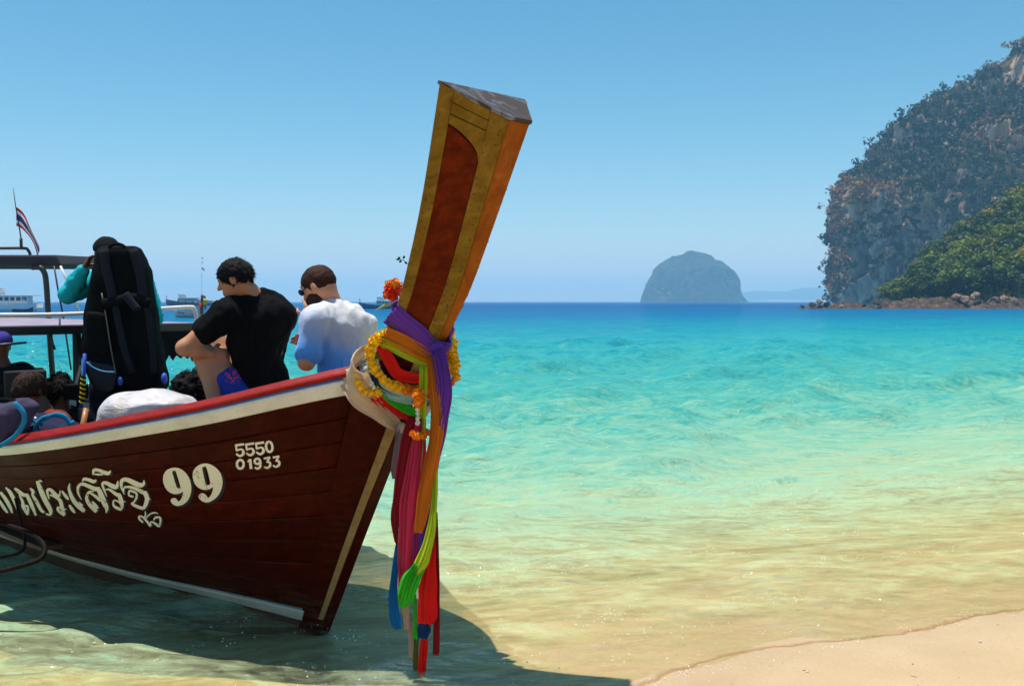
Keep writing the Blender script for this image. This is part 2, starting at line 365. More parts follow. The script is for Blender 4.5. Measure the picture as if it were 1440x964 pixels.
def leaf_cloud(cs, rs, n, size, rng, flat=.75):
    """n leaf-sized quads spread through a set of lobes"""
    cs = np.array(cs, float); rs = np.array(rs, float); w_ = rs.prod(1); k = rng.choice(len(cs), n, p=w_ / w_.sum())
    d = rng.normal(size=(n, 3)); d /= np.linalg.norm(d, axis=1, keepdims=True); rad = rng.random(n) ** .33 * (.72 + .33 * rng.random(n))
    c = cs[k] + d * rs[k] * rad[:, None]
    nn_ = d + rng.normal(size=(n, 3)) * .7 + np.array([0, 0, .5]); nn_ /= np.linalg.norm(nn_, axis=1, keepdims=True)
    a = np.cross(nn_, rng.normal(size=(n, 3))); a /= np.linalg.norm(a, axis=1, keepdims=True); b = np.cross(nn_, a)
    s = (size * (.6 + .8 * rng.random(n)))[:, None]; a = a * s; b = b * s * flat
    v = np.stack([c - a - .3 * b, c + .2 * a - b, c + a + .3 * b, c - .2 * a + b], 1).reshape(-1, 3)
    f = np.arange(n * 4).reshape(-1, 4); return v, f
def cloud_mesh(name, v, f, mat):
    me = bpy.data.meshes.new(name); me.vertices.add(len(v)); me.vertices.foreach_set('co', v.astype(np.float32).ravel())
    me.loops.add(f.size); me.polygons.add(len(f)); me.loops.foreach_set('vertex_index', f.ravel().astype(np.int32))
    me.polygons.foreach_set('loop_start', (np.arange(len(f)) * 4).astype(np.int32)); me.update(calc_edges=True); me.materials.append(mat); return me
protos = []
for k in range(6):
    rg = np.random.default_rng(100 + k); cs = []; rs = []; H = 4.6 + 1.2 * rg.random()
    mb = MB(); mb.tube([(0, 0, -1.2), (.1, .05, 1), (.25 * rg.normal(), .2 * rg.normal(), 2.2), (.3 * rg.normal(), .3 * rg.normal(), H * .75)], [.30, .22, .17, .06], 7)
    for q in range(8):
        an = q * .79 + rg.random(); rr = (1.0 + 1.3 * rg.random()); zz = H * (.55 + .5 * rg.random())
        c = np.array([math.cos(an) * rr, math.sin(an) * rr, zz]); cs.append(c); s0 = 1.0 + .55 * rg.random(); rs.append((s0, s0, s0 * .68))
        mb.tube([(0, 0, 1.6 + .15 * q), tuple(c * .55 + np.array([0, 0, .8])), tuple(c)], [.10, .06, .02], 5)
    cs.append(np.array([0, 0, H * 1.02])); rs.append((1.5, 1.4, 1.0)); cs.append(np.array([0, 0, H * .7])); rs.append((1.7, 1.7, .9))
    v, f = leaf_cloud(cs, rs, 850, .27, rg); cr = cloud_mesh('crown', v, f, M_LEAF[(0, 1, 0, 1, 2, 1)[k]])
    tr = mb.build('trunk', M_BARK); me = tr.data; bpy.data.objects.remove(tr); protos.append((me, cr, k))
# green hillside in front of the cliff
def hill_h(x, y):
    t = np.clip((y - 228) / 80, 0, 1); Xr = x / y * 300
    H = np.interp(Xr, [60, 100, 112, 118, 124, 133, 146, 154, 188, 260, 400], [-3, -2, .8, 3.5, 8, 17, 24, 30, 44, 56, 50])
    return -3 + (H + 3) * (1 - (1 - t) ** 1.7) + np.clip(3.6 - np.abs(y - 228) * .10, 0, 3.6) * np.clip((x - 84) / 10, 0, 1) * np.clip((x - 60) / 6, 0, 1)
yy = np.linspace(216, 330, 70); xx = np.linspace(58, 300, 170); X, Y = np.meshgrid(xx, yy, indexing='ij')
Zh = hill_h(X, Y) + .8 * fbm(np.stack([X * .12, Y * .12, 0 * X], -1), 4, 4)
hill = np_mesh('hillside', X, Y, Zh, rock_material('hill_soil', .25))
# rocky shore
xx = np.concatenate([np.linspace(62, 175, 330), np.linspace(176, 300, 60)]); yy = np.linspace(214, 236, 46); X, Y = np.meshgrid(xx, yy, indexing='ij')
r1 = fbm(np.stack([X * .32, Y * .32, 0 * X], -1), 5, 8); r2 = np.abs(fbm(np.stack([X * 1.1, Y * 1.1, 0 * X], -1), 3, 12))
env = np.clip((X - 62) / 26, .0, 1) ** .6 * np.clip(1 - ((Y - 226) / 8.5) ** 2, -.6, 1)
def shore_rock():
    t = NT('shore_rock'); v = t.coord(); n = t.noise(v, .9, 6, .7)
    col = t.ramp(n, [(.3, (.012, .010, .010)), (.5, (.055, .036, .026)), (.66, (.15, .085, .05)), (.8, (.36, .23, .16))])
    return t.done(t.principled(col, .85, .2, 0, t.bump(t.noise(v, 2.2, 5), .8, .6)))
M_SR = shore_rock()
shore = np_mesh('rocky_shore', X, Y, -.5 + env * (1.6 + 1.3 * r1 + .8 * r2), M_SR)
RK = []
for k in range(4):
    mb = MB(); random.seed(40 + k); mb.blob((0, 0, 0), (1, .8, .62), 11, 8, .42); o = mb.build('boulder', None); RK.append(o.data); bpy.data.objects.remove(o)
    RK[-1].polygons.foreach_set('use_smooth', [False] * len(RK[-1].polygons))
M_BO = mat_plain('boulder_rock', (.24, .145, .10), .85, .15, .45, .8, .5, bd=.1); M_BD = mat_plain('dark_boulder', (.07, .05, .045), .85, .15, .4, .8, .5, bd=.1)
for m in RK: m.materials.append(M_BO)
rg = np.random.default_rng(5)
rocks = [(1128, 431, .7, 1), (1142, 428, 1.1, 1), (1152, 424, 1.0, 0), (1162, 428, 1.0, 1), (1183, 430, .8, 0), (1215, 429, .8, 1), (1258, 428, 1.0, 0), (1283, 430, .9, 1), (1303, 428, 1.2, 1), (1318, 425, .9, 0), (1345, 417, 1.4, 0), (1356, 421, 1.5, 0), (1371, 416, 1.7, 0), (1336, 424, 1.0, 0), (1398, 423, 1.6, 0), (1411, 419, 1.2, 0), (1427, 424, 1.3, 0), (1376, 426, 1.0, 1), (1233, 425, 1.2, 1), (1388, 428, 1.1, 1)]
for x, y, s, dk in rocks:
    Yd = 221 + 2 * rg.random(); p = px(x, y, Yd); me = RK[rg.integers(4)]
    if dk: me = me.copy(); me.materials[0] = M_BD
    o = new_obj('boulder', me); o.location = p; s *= .8; o.scale = (s, s, s * .9); o.rotation_euler = (rg.random(), rg.random(), rg.random() * 6)
    tag(o, 'dark wet boulder among the shore rocks below the headland' if dk else 'pale pinkish boulder on the rocky shore below the green hillside', 'boulder', 'dark shore boulders' if dk else 'pale shore boulders')
# trees: positions on the hillside
pts = []
def ground(x, y): return float(hill_h(np.array(x), np.array(y)))
tries = 0; rg = np.random.default_rng(77)
while len(pts) < 190 and tries < 20000:
    tries += 1; y = 231 + 92 * rg.random() ** 1.2; x = rg.uniform(.372, .532) * y; z = ground(x, y)
    if z < 1.0: continue
    if x / y * 300 < 117 and rg.random() < .5: continue
    if all((x - a) ** 2 + (y - b) ** 2 > 15 for a, b, _ in pts): pts.append((x, y, z))
KIND = {0: ('dark green broadleaf tree in the wood on the hillside', 'dark trees on the hillside'), 1: ('fresh green broadleaf tree in the wood on the hillside', 'fresh green trees on the hillside'), 4: ('yellowish olive tree in the wood on the hillside', 'olive trees on the hillside')}
for x, y, z in pts:
    k = int(rg.choice([0, 1, 2, 3, 4, 5], p=[.24, .18, .24, .14, .08, .12])); tm, cm, _ = protos[k]
    key = {0: 0, 2: 0, 1: 1, 3: 1, 5: 1, 4: 4}[k]; s = .85 + .6 * rg.random()
    if x / y * 300 < 122: s *= .75
    zone = 'along the crest of the hillside' if z > 16 else ('halfway up the hillside' if z > 6 else 'at the foot of the hillside')
    zone += ' towards the cliff' if x / y < .44 else ''
    r = empty('tree', KIND[key][0].replace('in the wood on the hillside', zone), 'tree', KIND[key][1].replace('on the hillside', zone), (x, y, z - .3), rg.random() * 6.28); r.scale = (s * 1.05, s * 1.05, s)
    new_obj('trunk', tm, r); new_obj('crown', cm, r)
# low shrubs along the foot of the hill and the forest that clings to the cliff: nobody could count them
def scatter(name, P, N, n, size, mat, label, seed, cat, lob=1.0):
    o = new_obj(name, None); V = []; Fc = []; rg = np.random.default_rng(seed); off = 0
    cs = P + N * .3 * lob
    v, f = leaf_cloud(cs, np.tile([[lob * 1.25, lob * 1.25, lob]], (len(cs), 1)) * (.6 + .8 * rg.random((len(cs), 1))), n, size, rg)
    bpy.data.objects.remove(o); o = new_obj(name, cloud_mesh(name, v, f, mat)); return tag(o, label, cat, kind='stuff')
gx = np.gradient(HP, axis=0); gy = np.gradient(HP, axis=1); NN = np.cross(gx, gy); NN /= np.linalg.norm(NN, axis=-1, keepdims=True) + 1e-9; NN *= np.sign(NN[..., 2:3] + 1e-6)
bd = fbm(HP * .03, 4, 55); rowk = np.linspace(0, 1, HP.shape[1])[None]; m = (np.abs(NN[..., 2]) + bd * .45 + np.where(rowk < .5, -.28, .12) > .50) & (HP[..., 1] < 640); idx = np.argwhere(m); rg = np.random.default_rng(9)
wa = np.linalg.norm(np.cross(gx, gy), axis=-1)[idx[:, 0], idx[:, 1]]; idx = idx[rg.choice(len(idx), 11000, p=wa / wa.sum())]; Pp = HP[idx[:, 0], idx[:, 1]] + rg.normal(size=(len(idx), 3)) * 1.6; Nn = NN[idx[:, 0], idx[:, 1]]
br = fbm(Pp * .018, 3, 71) > .18
M_CF = leaf_material('cliff_leaf', (.008, .016, .006), (.018, .030, .009), (.045, .055, .014)); M_CB = leaf_material('cliff_dry_leaf', (.06, .028, .008), (.18, .075, .016), (.32, .14, .025))
scatter('cliff_forest', Pp[~br], Nn[~br], 95000, .80, M_CF, 'dark green forest clinging to the cliff slopes', 3, 'forest', 1.9)
scatter('dry_cliff_scrub', Pp[br], Nn[br], 36000, .75, M_CB, 'dry orange brown scrub on the upper cliff slope', 4, 'scrub', 1.7)
n = 700; xs = rg.uniform(.368, .56, n); ys = 226 + 14 * rg.random(n); xs = xs * ys; zs = hill_h(xs, ys); P3 = np.stack([xs, ys, zs + .2], 1)
scatter('hillside_shrubs', P3, np.tile([[0, 0, 1.]], (n, 1)), 9000, .30, M_LEAF[2], 'low olive shrubs along the foot of the green hillside', 6, 'shrubs', .8)
n = 2600; ys = 232 + 90 * rg.random(n); xs = rg.uniform(.375, .60, n) * ys; zs = hill_h(xs, ys); kk = zs > 1.5; P3 = np.stack([xs, ys, zs + .8], 1)[kk]
scatter('hillside_undergrowth', P3, np.tile([[0, 0, 1.]], (len(P3), 1)), 26000, .40, M_LEAF[0], 'dark undergrowth between the trees of the hillside', 8, 'undergrowth', 1.3)
# ---------------------------------------------------------------- the hazy air
mb = MB(); mb.box((0, 6250, 120), (30000, 13300, 260))
hz = mb.build('haze', None, smooth=False); hm = bpy.data.materials.new('haze_air'); hm.use_nodes = True; ht = hm.node_tree; ht.nodes.clear()
ho = ht.nodes.new('ShaderNodeOutputMaterial'); pv = ht.nodes.new('ShaderNodeVolumePrincipled'); pv.inputs['Color'].default_value = (.26, .57, .80, 1); pv.inputs['Absorption Color'].default_value = (.3, .3, .3, 1); pv.inputs['Density'].default_value = .00036; pv.inputs['Anisotropy'].default_value = .0
ht.links.new(pv.outputs[0], ho.inputs['Volume']); hz.data.materials.append(hm)
tag(hz, 'pale blue sea haze in the air', 'haze', kind='stuff')
# ---- shape of the boat in its own frame: a forward, p to the side the camera sees, z up
AG = [-9.5, -7, -5, -4, -3, -2, -1.07, -.69, -.4, -.23, 0, .16, .425, .6, .66]
PG = [.75, 1.0, 1.12, 1.14, 1.13, 1.11, 1.045, .945, .86, .785, .69, .62, .464, .32, .24]
ZG = [.95, .72, .66, .66, .70, .79, .913, .979, 1.036, 1.073, 1.12, 1.158, 1.234, 1.285, 1.303]
AW = [-9.5, -7, -5, -4, -3.09, -2.04, -1.26, -.63, -.3, -.05]
PW = [.15, .32, .40, .41, .39, .325, .235, .125, .08, .05]
def pg(a): return np.interp(a, AG, PG)
def zg(a): return np.interp(a, AG, ZG)
def pw(a): return np.interp(a, AW, PW)
VR = [-.12, 0, .33, .6, 1.0]
def rab(v): return np.interp(v, VR, [-.10, -.05, .155, .355, .66]), np.interp(v, VR, [.045, .05, .10, .15, .24])
def smooth5(f, s): return (f(s - .16) + f(s - .08) * 2 + f(s) * 3 + f(s + .08) * 2 + f(s + .16)) / 9
def hull_pt(s, v):
    """s metres aft of the stem along the planking, v 0 at the waterline strip .. 1 at the gunwale"""
    aR, pR = rab(v); s = np.asarray(s, float); k = np.clip(s / .5, 0, 1)
    def G(q): return pg(.66 - np.maximum(q, 0)) - .24
    def Wl(q): return pw(-.05 - np.maximum(q, 0)) - .05
    g = k * smooth5(G, s) + (1 - k) * G(s); wl = k * smooth5(Wl, s) + (1 - k) * Wl(s)
    m = np.clip(v, 0, 1) ** .92
    zz = k * smooth5(lambda q: zg(.66 - np.maximum(q, 0)), s) + (1 - k) * zg(.66 - s)
    p = pR + (1 - m) * wl + m * g
    p = p + .05 * np.sin(math.pi * np.clip(v, 0, 1)) * np.clip(s / 2, 0, 1)
    p = np.where(v < 0, p * (1 + v * 2.2), p)
    return aR - s, p, v * zz * np.where(v < 0, 1.6, 1)
